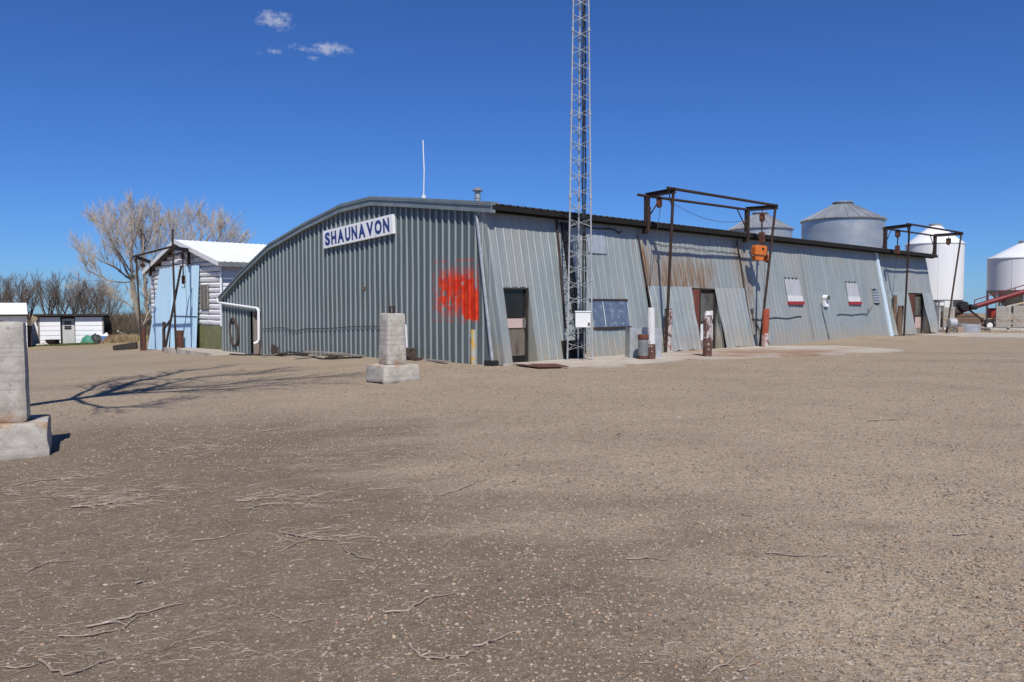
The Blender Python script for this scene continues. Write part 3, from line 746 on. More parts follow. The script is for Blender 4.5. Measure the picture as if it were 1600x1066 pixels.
MB().bx(-.34,.34,-.185,-.165,-.085,-.05).build('seam_band', M['rust_red'], ho)
MB().tube([(.24,0,.38),(.26,0,.72)], .025, 6).build('shackle', M['rust'], ho)
MB().tube([(.34,-.03,-.3),(.36,-.1,-2.4)], .008, 4).build('pull_chain', M['cable'], ho)
ho.scale = (.84,.84,.84)
# sagging ropes that run between beams
mb = MB()
a, b_ = Vector(W(7.4,.1,5.28)), Vector(W(13.4,.45,4.95))
mb.tube([a.lerp(b_,k)+Vector((0,0,-.38*math.sin(math.pi*k)*.9)) for k in np.linspace(0,1,12)], .009, 4)
tag(mb.build('rope', M['cable']), 'thin wire rope sagging between the pulleys of the hoist frame by the tower', 'rope')
mb = MB().tube([W(13.2,.72,4.0),W(13.5,.32,1.5),W(13.55,.1,.9),W(14.0,-.1,.25)], .018, 5).tube([W(13.9,.7,3.2),W(13.5,.3,1.5)], .010, 4).tube([W(13.5,.28,1.3),W(13.9,-.05,.4),W(14.2,-.2,.05)], .018, 5)
for k in range(5): mb.tube([W(13.42+.02*k,.25,1.45-.04*k),W(13.62-.02*k,.24,1.5-.05*k),W(13.55,.2,1.3)], .016, 5)
tag(mb.build('slack_rope', M['rotten']), 'tangled slack ropes against the wall beside the orange red post', 'rope')

# ------------------------------------------------------------------ posts
def post(name, label, P, r, h, mat, lean=(0,0), cap=None, lower=None, split=.42):
    t = thing(name, label, 'post', P)
    def seg(z0, z1, rr, m_):
        pts = [(lean[0]*z, lean[1]*z, z) for z in np.linspace(z0, z1, 5)]
        return MB().tube(pts, [rr*(1+.03*math.sin(7*z)) for z in np.linspace(z0,z1,5)], 14).build('pipe', m_, t, True)
    if lower: seg(-.1, h*split, r*1.01, M[lower]); seg(h*split+.002, h, r, M[mat])
    else: seg(-.1, h, r, M[mat])
    if cap: MB().lathe([(r*.8,0),(r*.7,.05),(r*.55,.13),(.02,.15)], 14, (lean[0]*h,lean[1]*h,h-.02)).build('cap', M[cap], t, True)
    return t
PG = 'painted guard posts before the long wall'
def gp(px, py): p = ground(px, py); return (p[0], p[1], p[2]+.02)
post('guard_post', 'tall white guard post peeling to brown at its foot', gp(1018,563), .118, 1.55, 'post_white', (-.02,0), lower='post_brown', split=.30)
post('guard_post', 'leaning brown guard post with a flaked white foot behind the white post', gp(1042,552), .14, 1.5, 'post_mixed', (.035,0), lower='post_foot', split=.36)
post('guard_post', 'flaking brown and white guard post standing in front of the white door', gp(1105,559), .135, 1.32, 'post_mixed', cap='post_white', lower='post_brown', split=.45)
post('guard_post', 'orange red guard post with a bare white foot under the orange hoist', gp(1195,543), .125, 1.46, 'post_orange', (.02,0), lower='post_foot', split=.36)
post('guard_post', 'pale stub of a guard post at the right foot of the dented door skin', gp(1181,541), .12, .5, 'post_white', (-.12,.05))
post('guard_post', 'brown timber post leaning by the leg of the farthest hoist frame', gp(1404,525), .15, 1.55, 'post_wood', (.06,0))
post('guard_post', 'thin weathered timber post against the far wall by the blue flashing', gp(1397,525), .10, 2.1, 'post_wood', (.02,.03))
post('marker_post', 'short grey post with peeling yellow paint at the gable foot', gp(740,569.5), .085, .98, 'yellow')
post('guard_post', 'dark rust red post under the left leg of the shed hoist frame', gp(224,548), .16, 1.15, 'rust_red')
post('guard_post', 'brown rusty post standing against the light blue door', gp(282,548), .17, 1.0, 'rust_red', (.0,0))
for o in bpy.data.objects:
    if o.name.startswith('guard_post'): o['group'] = 'guard posts around the hoist frames'
# drum and sheet-metal guard
p = gp(1005,563)
dr = thing('steel_drum', 'narrow grey steel drum with rusty bands beside the white post', 'drum', p)
MB().lathe([(.155,.0),(.16,.03),(.16,.5),(.155,.62)], 18).build('barrel', M['galv_dark'], dr, True)
split(MB().lathe([(.164,0),(.17,.02),(.17,.14),(.164,.15)], 18, (0,0,.6)).lathe([(.163,0),(.166,.02),(.166,.10)], 18, (0,0,.02)), 'rusty_band', M['rust_red'], dr, smooth=True)
p = gp(1011,561.5)
sh = thing('sheet_metal_guard', 'plain grey sheet metal box standing behind the drum and white post', 'metal box', (p[0]-.02,p[1]+.15,p[2]), R(8))
MB().bx(-.5,.5,0,.012,0,.93).bx(-.5,-.488,.012,.5,0,.93).bx(.488,.5,.012,.5,0,.93).build('panel', M['galv'], sh)
MB().bx(-.505,.505,-.006,.02,.93,.945).build('folded_rim', M['galv'], sh)
# valve standpipe by the tower
p = gp(850,564)
vp = thing('standpipe', 'rusty pipe and valves standing between the brown door and the tower', 'pipe valve', p)
MB().tube([(0,0,-.05),(0,0,.45)], .03, 8).build('riser', M['yellow'], vp, True)
MB().tube([(0,0,.4),(.0,0,1.0),(.06,.02,1.08),(.2,.1,1.1),(.75,.3,1.1)], .032, 8).build('upper_pipe', M['rust'], vp, True)
mb = MB()
for z in (.52,.68,.86): mb.tube([(-.09,-.02,z),(.09,.02,z+.03)], .05, 8)
split(mb, 'valve_body', M['rust_red'], vp, smooth=True)
mb = MB()
for (x, z) in ((-.16,.62),(.14,.45),(.12,1.1),(.32,1.12)):
    mb.tube([(x+.085*math.cos(a), -.05, z+.085*math.sin(a)) for a in np.linspace(0,2*math.pi,14)], .014, 5)
    mb.tube([(x,-.05,z),(x*.3,0,z)], .014, 5)
mb.tube([(.28,0,1.08),(.30,0,.72)], .02, 6); mb.tube([(.1,0,.5),(.16,-.03,.35)], .02, 6)
mb.build('hand_wheel', M['rust'], vp)
# white hydrant pipe + black hose on gable
p = gl(642,-.12)
hy = thing('yard_hydrant', 'thin white yard hydrant with a black hose end at the gable', 'hydrant', (p[0],p[1]-.05,p[2]))
MB().tube([(0,0,-.05),(-.05,0,1.0)], .028, 8).build('riser', M['white_pipe'], hy, True)
MB().tube([(-.05,0,1.0),(-.14,-.02,1.06),(-.25,-.02,1.0)], .035, 8).build('spout', M['white_pipe'], hy, True)
MB().tube([(-.25,-.02,.98),(-.2,-.03,.7),(-.28,-.03,.55)], .04, 8).build('hose_end', M['black'], hy, True)

# ------------------------------------------------------------------ concrete footings
def footing(label, P, rz, sc, seed):
    t = thing('concrete_footing', label, 'concrete block', P, rz, 'upturned concrete footings in the yard')
    def rough(name, w0, w1, z0, z1, bev, ragged=0):
        bm = bmesh.new(); bmesh.ops.create_cube(bm, size=1)
        for v in bm.verts:
            k = v.co.z+.5; w_ = w0+(w1-w0)*k
            v.co.x *= w_*sc; v.co.y *= w_*sc; v.co.z = (z0+(z1-z0)*k)*sc
        bmesh.ops.bevel(bm, geom=[e for e in bm.edges], offset=bev*sc, segments=2, affect='EDGES', profile=.6)
        bmesh.ops.subdivide_edges(bm, edges=bm.edges, cuts=5, use_grid_fill=True)
        for v in bm.verts:
            q = v.co*6+Vector((seed,seed*2,0)); v.co += Vector((mnoise.noise(q), mnoise.noise(q+Vector((9,0,0))), mnoise.noise(q+Vector((0,9,0)))))*.013*sc
            if ragged and v.co.z < z0*sc+.05: v.co.z += .05*sc*mnoise.noise(Vector((v.co.x*5+seed, v.co.y*5, 3)))
        me = bpy.data.meshes.new(name); bm.to_mesh(me); bm.free(); me.materials.append(M['block'])
        me.polygons.foreach_set('use_smooth', [True]*len(me.polygons))
        ob = bpy.data.objects.new(name, me); COL.objects.link(ob); ob.parent = t
        try: me.set_sharp_from_angle(angle=R(35))
        except Exception: pass
    rough('base_slab', .93, .90, .0, .40, .025, 1)
    rough('pillar', .50, .46, .395, 1.58, .055)
    return t
p = ground(612,600)
f = footing('upturned concrete footing with a rusty lug standing before the gable', (p[0]-.07,p[1]+.6,p[2]+.0), R(36), 1.0, 3.)
MB().bx(-.075,.075,-.02,.02,1.55,1.60).bx(-.075,-.03,-.02,.02,1.6,1.72).bx(.03,.075,-.02,.02,1.6,1.72).bx(-.075,.075,-.02,.02,1.72,1.745).build('lifting_lug', M['rust'], f)
p = ground(84,712)
f = footing('upturned concrete footing cut off by the left edge of the photo', (p[0]-.75,p[1]+.217,p[2]-.02), R(28), 1.10, 8.)
MB().tube([(-.16,0,1.5),(-.12,0,1.78),(.02,0,1.74),(.0,0,1.5)], .016, 6).build('lifting_lug', M['rust'], f)

# ------------------------------------------------------------------ debris along the gable
def plank(label, P, L_, w_, th, rz, mat='grey_timber', tiltz=0., name='plank', group='loose timber along the gable foot', cat='plank'):
    t = MB(); n = 6; r0 = random.random()*9
    lo = [(-L_/2+L_*i/n) for i in range(n+1)]
    for i in range(n):
        a, c = lo[i], lo[i+1]
        f_ = lambda x: .012*mnoise.noise((x*2+r0,0,0))
        t.hexa([(a,-w_/2,f_(a)),(c,-w_/2,f_(c)),(c,w_/2,f_(c)),(a,w_/2,f_(a))],[(a,-w_/2,th+f_(a)),(c,-w_/2,th+f_(c)),(c,w_/2,th+f_(c)),(a,w_/2,th+f_(a))])
    o = t.build(name, M[mat]); o.location = P; o.rotation_euler = (0, tiltz, rz)
    return tag(o, label, cat, group)
plank('long grey plank lying along the middle of the gable foot', gl(523,-.42,.05), 1.9, .24, .05, ga+.25)
plank('short grey plank lying just left of the concrete footing', gl(565,-.35,.04), 1.1, .18, .05, ga+.1)
plank('dark rotten plank leaning left of the long grey plank', gl(478,-.35,.04), 1.6, .14, .06, ga-.05, 'rotten')
plank('pale board lying flat near the black hose', gl(515,-.8,.02), 1.2, .2, .03, ga+.5)
plank('short pale board right of the rotten timber stack', gl(700,-.4,.02), .9, .14, .05, ga+.05)
plank('stubby dark block of wood before the long grey plank', gl(550,-.75,.0), .32, .18, .14, ga+.5, 'rotten', name='wood_block', cat='wood block')
plank('small dark clod of wood below the orange paint', gl(672,-.5,.0), .38, .16, .07, ga, 'rotten', name='wood_block', cat='wood block')
pb = gl(648,-.38)
for i in range(5):
    plank(['lowest','second lowest','middle','second highest','topmost'][i]+' rotten board in the stack right of the concrete footing', (pb[0]+random.uniform(-.08,.08), pb[1]+random.uniform(-.05,.05), pb[2]+.02+i*.062), 1.0-.09*i+random.uniform(-.1,.1), .3, .058, ga+random.uniform(-.25,.25), 'rotten', random.uniform(-.02,.02), 'rotten_board', 'rotten boards stacked by the gable', 'board')
plank('dark sheet scrap leaning on the gable right of the drain spout', gl(433,-.14,.02), .55, .02, .36, ga, 'rotten', .25, 'metal_scrap', cat='scrap')
plank('thin grey lath lying below the drain spout', gl(455,-.7,.01), 1.3, .09, .03, ga+.3)
plank('broken grey board sticking out left of the short grey plank', gl(545,-.5,.10), .8, .16, .03, ga+.8, tiltz=.12)
plank('small dark block lying below the wall cable at left', gl(462,-.55,.0), .3, .2, .12, ga+.3, 'rotten', name='wood_block', cat='wood block')
mb = MB(); pts = []
for px, s_ in ((352,-.7),(372,-.5),(395,-.55),(415,-.4),(445,-.75),(490,-.55),(540,-.95),(585,-.5)):
    p = gl(px, s_); pts.append((p[0],p[1],p[2]+.03))
mb.tube(pts, .03, 6)
tag(mb.build('hose', M['black'], None, True), 'long black hose lying on the ground along the gable', 'hose')

# ------------------------------------------------------------------ log building
lb = thing('log_building', 'white log building with a white metal roof and big light blue door', 'building', (C0[0],C0[1],0), ROT)
zb = -1.3
RG = [(-.45,3.6),(4.95,4.93),(9.85,3.42)]
def rz_(y): 
    return RG[0][1]+(RG[1][1]-RG[0][1])*(y-RG[0][0])/(RG[1][0]-RG[0][0]) if y < RG[1][0] else RG[1][1]+(RG[2][1]-RG[1][1])*(y-RG[1][0])/(RG[2][0]-RG[1][0])
mb = MB(); z = .62; k = 0
while z < 4.9:
    hh = .25+.03*math.sin(k*2.7)
    ya, yb = 0., 9.3
    top = z+hh
    if top > 3.3:
        while ya < 5 and rz_(ya)-.06 < top: ya += .05
        while yb > 5 and rz_(yb)-.06 < top: yb -= .05
    if yb-ya > .3:
        n = 14; r0 = k*3.1
        for i in range(n):
            a, c = ya+(yb-ya)*i/n, ya+(yb-ya)*(i+1)/n
            def sec(y):
                o = .05+.045*mnoise.noise((y*1.5+r0, r0, 0)); e_ = .02*mnoise.noise((y*1.1, r0, 4))
                return [(.1,y,z),(-o*.35,y,z+.01+e_),(-o,y,z+hh*.30+e_),(-o-.012,y,z+hh*.72+e_),(-o*.55,y,z+hh-.01+e_),(.1,y,z+hh)]
            A, Bq = sec(a), sec(c); m_ = len(A)
            mb.add(A+Bq, [(j,(j+1)%m_,m_+(j+1)%m_,m_+j) for j in range(m_)])
    z += hh+.012; k += 1
mb.build('log_wall', M['log_white'], lb)
MB().prism([(.0,0,.62),(.0,0,3.6),(.0,4.95,4.85),(.0,9.3,3.5),(.0,9.3,.62)], (.2,0,0)).build('gable_backing', M['dark_wood'], lb)
MB().bx(-.02,.14,-.02,9.32,zb,.61).build('foundation', M['green_base'], lb)
mb = MB()
for i in range(12): mb.hexa([(.0,-.03,.62+i*.24),(11,-.03,.62+i*.24),(11,.1,.62+i*.24),(.0,.1,.62+i*.24)],[(.0,.0,.85+i*.24),(11,.0,.85+i*.24),(11,.1,.85+i*.24),(.0,.1,.85+i*.24)])
mb.build('side_siding', M['siding'], lb)
MB().bx(.14,11,9.2,9.3,zb,3.5).bx(10.9,11,.1,9.2,zb,3.55).bx(.14,10.95,.0,.1,zb,.6).build('outer_wall', M['siding'], lb)
mb = MB(); ov = .32
st = rib_stations(-ov, 11.3)
for s, off in st:
    for y, zz in RG: mb.v.append((s, y, zz+.06+off))
for i in range(len(st)-1):
    for r in range(2): p = i*3+r; mb.f.append((p, p+3, p+4, p+1))
mb.build('roof', M['white_roof'], lb, recalc=False)
MB().prism([(-ov,y,zz+.04) for y, zz in RG]+[(-ov,y,zz-.02) for y, zz in RG[::-1]], (11.85,0,0)).build('soffit', M['grey_timber'], lb)
mb = MB()
for (a, za), (c, zc) in zip(RG, RG[1:]):
    mb.hexa([(-ov-.03,a,za-.14),(-ov-.03,c,zc-.14),(-ov,c,zc-.14),(-ov,a,za-.14)],[(-ov-.03,a,za+.09),(-ov-.03,c,zc+.09),(-ov,c,zc+.09),(-ov,a,za+.09)])
mb.build('barge_board', M['white'], lb)
MB().bx(-ov,11.3,-.50,-.47,3.44,3.60).build('eave_gutter', M['galv_dark'], lb)
MB().tube([(-.05,-.12,3.5),(-.05,-.1,1.0),(-.05,-.1,.6)], .055, 8).build('downpipe', M['white_pipe'], lb, True)
# blue door: two leaning skins
def skin(yL0, yL1, yR0, yR1, z0, z1, lean, th=.05):
    return MB().hexa([(-.12-lean,yR0,z0),(-.12-lean,yL0,z0),(-.12-lean+th,yL0,z0),(-.12-lean+th,yR0,z0)],[(-.12,yR1,z1),(-.12,yL1,z1),(-.12+th,yL1,z1),(-.12+th,yR1,z1)])
dz = zb+.15
skin(8.95,7.7,5.9,5.6,dz,3.58,.35).build('blue_door', M['lightblue'], lb)
mb = MB(); sheet(mb, 2.25, 5.75, K(dz), K(3.6), lambda y, z, off: (-.12-.28*(3.6-z)/5+-off*.8, y, z), .004); mb.build('blue_door', M['lightblue'], lb, recalc=False)
MB().bx(-.30,-.27,2.3,8.3,1.03,1.06).build('door_seam', M['cable'], lb)
wn = MB().bx(-.13,-.02,1.3,2.1,1.45,2.6).build('window', M['dusty_pane'], lb)
MB().bx(-.16,-.1,1.26,1.34,1.42,2.63).bx(-.16,-.1,2.06,2.14,1.42,2.63).bx(-.16,-.1,1.66,1.74,1.45,2.6).build('window_frame', M['grey_timber'], wn)
# leaning pole in front of the blue door
a = LW(-.95,2.4,3.55); b_ = LW(-1.4,3.6,-.72)
tag(MB().tube([a, b_], .06, 8).bar(Vector(a).lerp(Vector(b_),.62), Vector(a).lerp(Vector(b_),.80)+Vector((-.25,0,.2)), .1,.06).build('leaning_pole', M['rust'], None), 'dark steel pole leaning right of the mast against the blue door', 'pole')
a = LW(-1.2,4.2,.75); b_ = LW(-1.3,4.0,-.75)
tag(MB().bar(a, b_, .16,.10).build('timber_prop', M['rust']), 'short dark upright timber before the middle of the blue door', 'timber')

# ------------------------------------------------------------------ sheds on the left
def gzp(P): return gz(P[0], P[1])
SY = 61.
p0 = at(60,540,59.); SA = R(24); kk = (-638/1240*p0[1]-p0[0])/(math.cos(SA)+638/1240*math.sin(SA)); SY = p0[1]; zg = gz(p0[0]+3, SY+1)-.04
sd = thing('white_shed', 'low white board shed with a flat dark roof and grey door', 'shed', (p0[0],SY,zg), SA)
wS = kk; hS = 2.2
def boards(m_, x0, x1, y, z0, z1, hb=.36):
    z = z0
    while z < z1-.02:
        t_ = min(z+hb, z1); m_.hexa([(x0,y-.025,z),(x1,y-.025,z),(x1,y+.06,z),(x0,y+.06,z)],[(x0,y,t_),(x1,y,t_),(x1,y+.06,t_),(x0,y+.06,t_)]); z = t_
    return m_
mb = MB(); da, db = wS*.335, wS*.56
boards(mb, .12, da, 0, 0, hS-.12).build('front_wall', M['siding'], sd); boards(MB(), db, wS-.1, 0, 0, hS-.12).build('front_wall', M['siding'], sd)
MB().bx(.0,.12,-.02,3.6,-.1,hS).bx(wS-.1,wS,-.02,3.6,-.1,hS).bx(.12,wS-.1,3.5,3.6,-.1,hS).bx(da,db,.3,.36,1.96,hS).build('side_wall', M['grey_timber'], sd)
MB().hexa([(-.25,-.35,hS-.02),(wS+.25,-.35,hS-.02),(wS+.25,3.9,hS-.25),(-.25,3.9,hS-.25)],[(-.25,-.35,hS+.12),(wS+.25,-.35,hS+.12),(wS+.25,3.9,hS-.1),(-.25,3.9,hS-.1)]).build('flat_roof', M['dark_wood'], sd)
dm = (da+db)/2+.02
d_ = MB().bx(dm-.42,dm+.42,.18,.24,.08,1.96).build('door', M['door_grey'], sd)
mb = MB()
for i in range(2):
    for j in range(2): mb.bx(dm-.26,dm+.2,.165,.182,1.15+i*.36+j*.15,1.27+i*.36+j*.15)
split(mb, 'door_pane', M['glass'], d_)
MB().bx(da,dm-.42,.1,.3,0,hS-.1).bx(dm+.42,db,.1,.3,0,hS-.1).bx(da,db,.12,.3,1.97,hS-.1).build('door_frame', M['dark_wood'], sd)
p_sh = p0
p1 = at(43,537,57.); p0 = (p1[0]-5.2*math.cos(R(33)), p1[1]-5.2*math.sin(R(33))); zg2 = gz(p0[0]+3,55.)-.02
s2 = thing('white_shed', 'white board shed with a pale gable roof at the left edge', 'shed', (p0[0],p0[1],zg2), R(33))
w2 = 5.2
mb = MB(); boards(mb, 0, w2, 0, 0, 2.45, .4); mb.build('front_wall', M['siding'], s2)
MB().bx(w2-.08,w2,.06,3,-.1,2.45).bx(0,.08,.06,3,-.1,2.45).bx(.08,w2-.08,2.9,3,-.1,2.45).build('side_wall', M['siding'], s2)
MB().prism([(-.2,-.3,2.46),(-.2,1.5,3.28),(-.2,3.3,2.46),(-.2,3.3,2.40),(-.2,-.3,2.40)], (w2+.25,0,0)).build('roof', M['white_roof'], s2)
MB().bx(-.2,w2+.1,-.335,-.305,2.33,2.47).build('eave_board', M['dark_wood'], s2)
MB().bx(w2-.01,w2+.3,.5,2.2,-.05,1.6).build('lean_to', M['dark_wood'], s2)
q = at(57,520,59.2)
mb = MB().hexa([(-.5,0,0),(.25,0,0),(.25,.05,0),(-.5,.05,0)],[(-.5,0,1.35),(.25,0,2.2),(.25,.05,2.2),(-.5,.05,1.35)]); o = mb.build('board_fence', M['log_white']); o.location = (q[0],59.2,gz(q[0],59.2)-.03)
tag(o, 'weathered white board panel with a slanted top between the two sheds', 'fence panel')

# junk in front of the sheds
def junk(name, label, cat, px, Y, builder, mat, group='junk heaped before the white shed'):
    k = (px-800)/1240; L0 = (p_sh[0]+.55*math.sin(SA), p_sh[1]-.55*math.cos(SA))   # a line just before the shed front
    Y = L0[1]+math.sin(SA)*(k*L0[1]-L0[0])/(math.cos(SA)-k*math.sin(SA))
    q = at(px, 530, Y); o = builder.build(name, M[mat], None, True); o.location = (q[0], Y, gz(q[0], Y))
    return tag(o, label, cat, group)
def bowl(r, h): return MB().lathe([(r*.55,0),(r*.75,h*.25),(r,h),(r*.92,h),(r*.66,h*.3),(.02,h*.22)], 16)
def lump(w_, d, h, seed):
    m_ = MB(); n = 14; vs = []; fs = []
    for i in range(7):
        a = i/6*math.pi/2
        for k in range(n):
            t_ = 2*math.pi*k/n; rr = math.cos(a)*(1+.3*mnoise.noise((math.cos(t_)*1.5+seed, math.sin(t_)*1.5, i*.4)))
            vs.append((w_*rr*math.cos(t_), d*rr*math.sin(t_), h*math.sin(a)*(1+.25*mnoise.noise((t_, seed, i)))))
    for i in range(6):
        for k in range(n): fs.append((i*n+k, i*n+(k+1)%n, (i+1)*n+(k+1)%n, (i+1)*n+k))
    return m_.add(vs, fs)
junk('wheelbarrow_tub', 'green plastic tub upturned beside the shed door', 'tub', 138, 59.6, lump(.62,.45,.62,2.), 'green')
junk('tarp_heap', 'dark tarpaulin heap between the green tub and white tyre', 'tarp', 150, 59.8, lump(.55,.45,.75,5.), 'black')
t_ = MB()
for k in range(24):
    pass
t_.tube([(.34*math.cos(a),0,.36+.34*math.sin(a)) for a in np.linspace(0,2*math.pi,20)], .11, 8)
junk('tyre', 'white painted tyre standing before the shed corner', 'tyre', 154.5, 59.0, t_, 'white')
junk('plastic_bin', 'bright blue plastic bin right of the white tyre', 'bin', 163.5, 59.0, MB().lathe([(.25,0),(.34,.55),(.31,.55),(.2,.05)], 12), 'blue_plastic')
junk('white_bag', 'stuffed white bag on the ground right of the shed corner', 'bag', 166, 59.8, lump(.32,.3,.75,8.), 'white')
junk('scrap_heap', 'brown heap of scrap in the dry grass right of the shed', 'scrap heap', 173, 59.8, lump(.7,.5,.62,9.), 'rust_red')
junk('scrap_bucket', 'pale bucket in the dry grass at the end of the junk', 'bucket', 181, 59.4, MB().lathe([(.17,0),(.24,.5),(.2,.5),(.1,.08)], 12), 'pink')
junk('wash_tub', 'dark tub on legs left of the shed door', 'tub', 82, 59.8, bowl(.5,.45), 'rust')
junk('stone_pile', 'small pale stone pile left of the dark tub', 'stones', 70, 59.6, lump(.55,.3,.25,3.), 'block')
junk('stone_pile', 'pale rubble beside the slanted board panel', 'stones', 55, 59.6, lump(.9,.35,.22,13.), 'block')
junk('dark_crate', 'low dark crate beside the left edge shed', 'crate', 41, 56.4, lump(.45,.3,.5,21.), 'black')
q = at(121,535,60.2); sp = MB().bar((0,0,0),(-.28,.15,1.25),.04).bar((.06,0,0),(-.05,.02,.34),.22,.03)
o = sp.build('shovel', M['grey_timber']); o.location = (q[0],60.2,gz(q[0],60.2)); tag(o, 'long handled shovel leaning on the shed right of the door', 'shovel')
q = ground(193,547); o = MB().bx(-.62,.62,-.3,.3,0,.36).build('timber_trough', M['dark_wood'], None, bevel=.03)
o.location = (q[0],q[1]+.3,q[2]-.02); o.rotation_euler = (0,R(-9),R(20)); tag(o, 'long dark box lying on the yard left of the rust red post', 'box')
q = ground(205,534); o = MB().bar((-.95,0,.85),(.75,0,.05),.14,.09).build('white_beam', M['white']); o.location = (q[0]-.1,q[1],q[2]); tag(o, 'white painted beam propped in the brush left of the blue door', 'beam')

# ------------------------------------------------------------------ grain bins
def galv_bin(label, px, Y, dia, eave, top):
    q = at(px, 400, Y); t = thing('grain_bin', label, 'grain bin', (q[0],Y,gz(q[0],Y)), 0, 'galvanised grain bins behind the warehouse')
    z0 = gz(q[0],Y); e = eave-z0; tp = top-z0; r = dia/2
    pr = [(r, -.3)]; z = 0
    while z < e-.06: pr += [(r+.018, z+.03), (r-.0, z+.10)]; z += .15
    pr.append((r, e))
    MB().lathe(pr, 48).build('wall', M['bin'], t, True)
    MB().lathe([(r+.10,e-.05),(r+.14,e+.02),(r*.22,tp-.12),(r*.22,tp),(.02,tp+.05)], 48).build('roof', M['bin_roof'], t, False)
    mb = MB()
    for k in range(24):
        a = 2*math.pi*k/24; ca, sa = math.cos(a), math.sin(a)
        mb.bar(((r+.13)*ca,(r+.13)*sa,e+.035),(r*.22*ca,r*.22*sa,tp-.10),.05,.07)
    split(mb, 'roof_rib', M['bin_roof'], t)
    MB().lathe([(r*.25,tp-.04),(r*.27,tp),(r*.25,tp+.06),(.03,tp+.1)], 24).build('filler_cap', M['galv_dark'], t, True)
galv_bin('large galvanised grain bin with a ribbed cone roof, nearest behind the warehouse', 1315.5, 59., 5.7, 7.75, 9.1)
galv_bin('galvanised grain bin mostly hidden behind the rusty hoist frame', 1187, 68., 5.2, 7.9, 9.35)
galv_bin('distant galvanised bin whose cap just shows over the roofline', 1072, 84., 5.4, 8.0, 9.75)
def hopper(label, px, Y, dia, eave, top, wbot, cbot, legs=8):
    q = at(px, 400, Y); z0 = gz(q[0],Y); t = thing('hopper_bin', label, 'hopper bin', (q[0],Y,z0), 0, 'white hopper bins on the right')
    r = dia/2; f_ = lambda z: z-z0
    MB().lathe([(r,f_(wbot)),(r,f_(eave))], 56).build('wall', M['silo_white'], t, True)
    MB().lathe([(r+.05,f_(eave)-.04),(r+.05,f_(eave)+.03),(r*.2,f_(top)-.1),(.02,f_(top))], 56).build('roof', M['silo_white'], t, True)
    MB().lathe([(.3,f_(cbot)),(r,f_(wbot)),(r+.03,f_(wbot)+.05)], 56).build('hopper_cone', M['galv_dark'], t, True)
    MB().lathe([(r*.2,f_(top)-.12),(r*.22,f_(top)+.08),(.05,f_(top)+.14)], 16).bar((-.5,0,f_(top)+.08),(.75,0,f_(top)-.05),.06).build('filler_lid', M['galv'], t, True)
    mb = MB()
    for k in range(4):
        a = -math.pi*.5-.9+k*.55; mb.bar((r*1.004*math.cos(a),r*1.004*math.sin(a),f_(wbot)+.1),(r*1.004*math.cos(a),r*1.004*math.sin(a),f_(eave)-.05),.03,.012)
    mb.build('wall_seam', M['silo_white'], t)
    for k in range(legs):
        a = 2*math.pi*k/legs+.2; MB().bar((r*.97*math.cos(a),r*.97*math.sin(a),-.1),(r*.97*math.cos(a),r*.97*math.sin(a),f_(wbot)),.12).build('leg', M['galv'], t)
    MB().tube([(r*.97*math.cos(a),r*.97*math.sin(a),.35) for a in np.linspace(0,2*math.pi,40)], .05, 6).build('base_ring', M['galv'], t)
hopper('tall white hopper bin seen through the farthest hoist frame', 1460, 70., 4.62, 6.85, 8.55, 1.95, -.2)
hopper('white hopper bin cut off by the right edge with a grey cone', 1603, 60., 5.0, 5.05, 6.3, 2.62, .5)

# ------------------------------------------------------------------ right yard
au = thing('grain_auger', 'long red grain auger on a wheeled undercarriage', 'auger', (0,0,0))
A0, A1 = Vector(at(1494,488,50.)), Vector(at(1640,444,50.))
MB().tube([A0, A1], .16, 12).build('tube', M['auger_red'], au, True)
d_ = (A1-A0).normalized(); upv = Vector((0,0,1))
mb = MB().bar(A0+upv*.42+d_*1.2, A1+upv*.42, .05)
for k in np.linspace(1.2, 5.6, 6): mb.bar(A0+d_*k+upv*.15, A0+d_*k+upv*.44, .04)
mb.build('truss_rail', M['auger_red'], au)
MB().tube([A0-d_*.15, A0+d_*.35], .22, 10).build('intake', M['rust'], au, True)
q = Vector(at(1504,478,49.9)); MB().tube([q-Vector((0,.25,0)), q+Vector((0,.25,0))], .28, 14).tube([q+Vector((.35,-.2,-.05)), q+Vector((.75,-.2,-.1))], .16, 10).build('engine', M['black'], au, True)
wz = gz(*at(1546,503,49.3)[:2])
for dy in (0, 1.7):
    q = Vector(at(1546,503,49.3+dy)); q.z = wz+.32
    w_ = MB().tube([q+Vector((.25*math.cos(a),0,.25*math.sin(a))) for a in np.linspace(0,2*math.pi,20)], .09, 8).build('wheel', M['tyre'], au, True)
    MB().tube([q-Vector((0,.06,0)), q+Vector((0,.06,0))], .19, 14).build('rim', M['white'], w_, True)
q = Vector(at(1546,503,50.1)); q.z = wz+.32
MB().bar(q-Vector((0,.8,0)), q+Vector((0,.9,0)), .08).bar(q, A0+d_*3.3, .07).bar(q, A0+d_*.8-upv*.05, .09).bar(q+upv*.25-Vector((.5,0,0)), q+upv*.35+Vector((.6,0,0)), .18,.14).build('undercarriage', M['rust'], au)
q = at(1552,487,50.6); MB().bx(q[0]-.28,q[0]+.42,q[1]-.25,q[1]+.25,q[2]-.42,q[2]+.22).build('gearbox_cover', M['red'], au, bevel=.05)
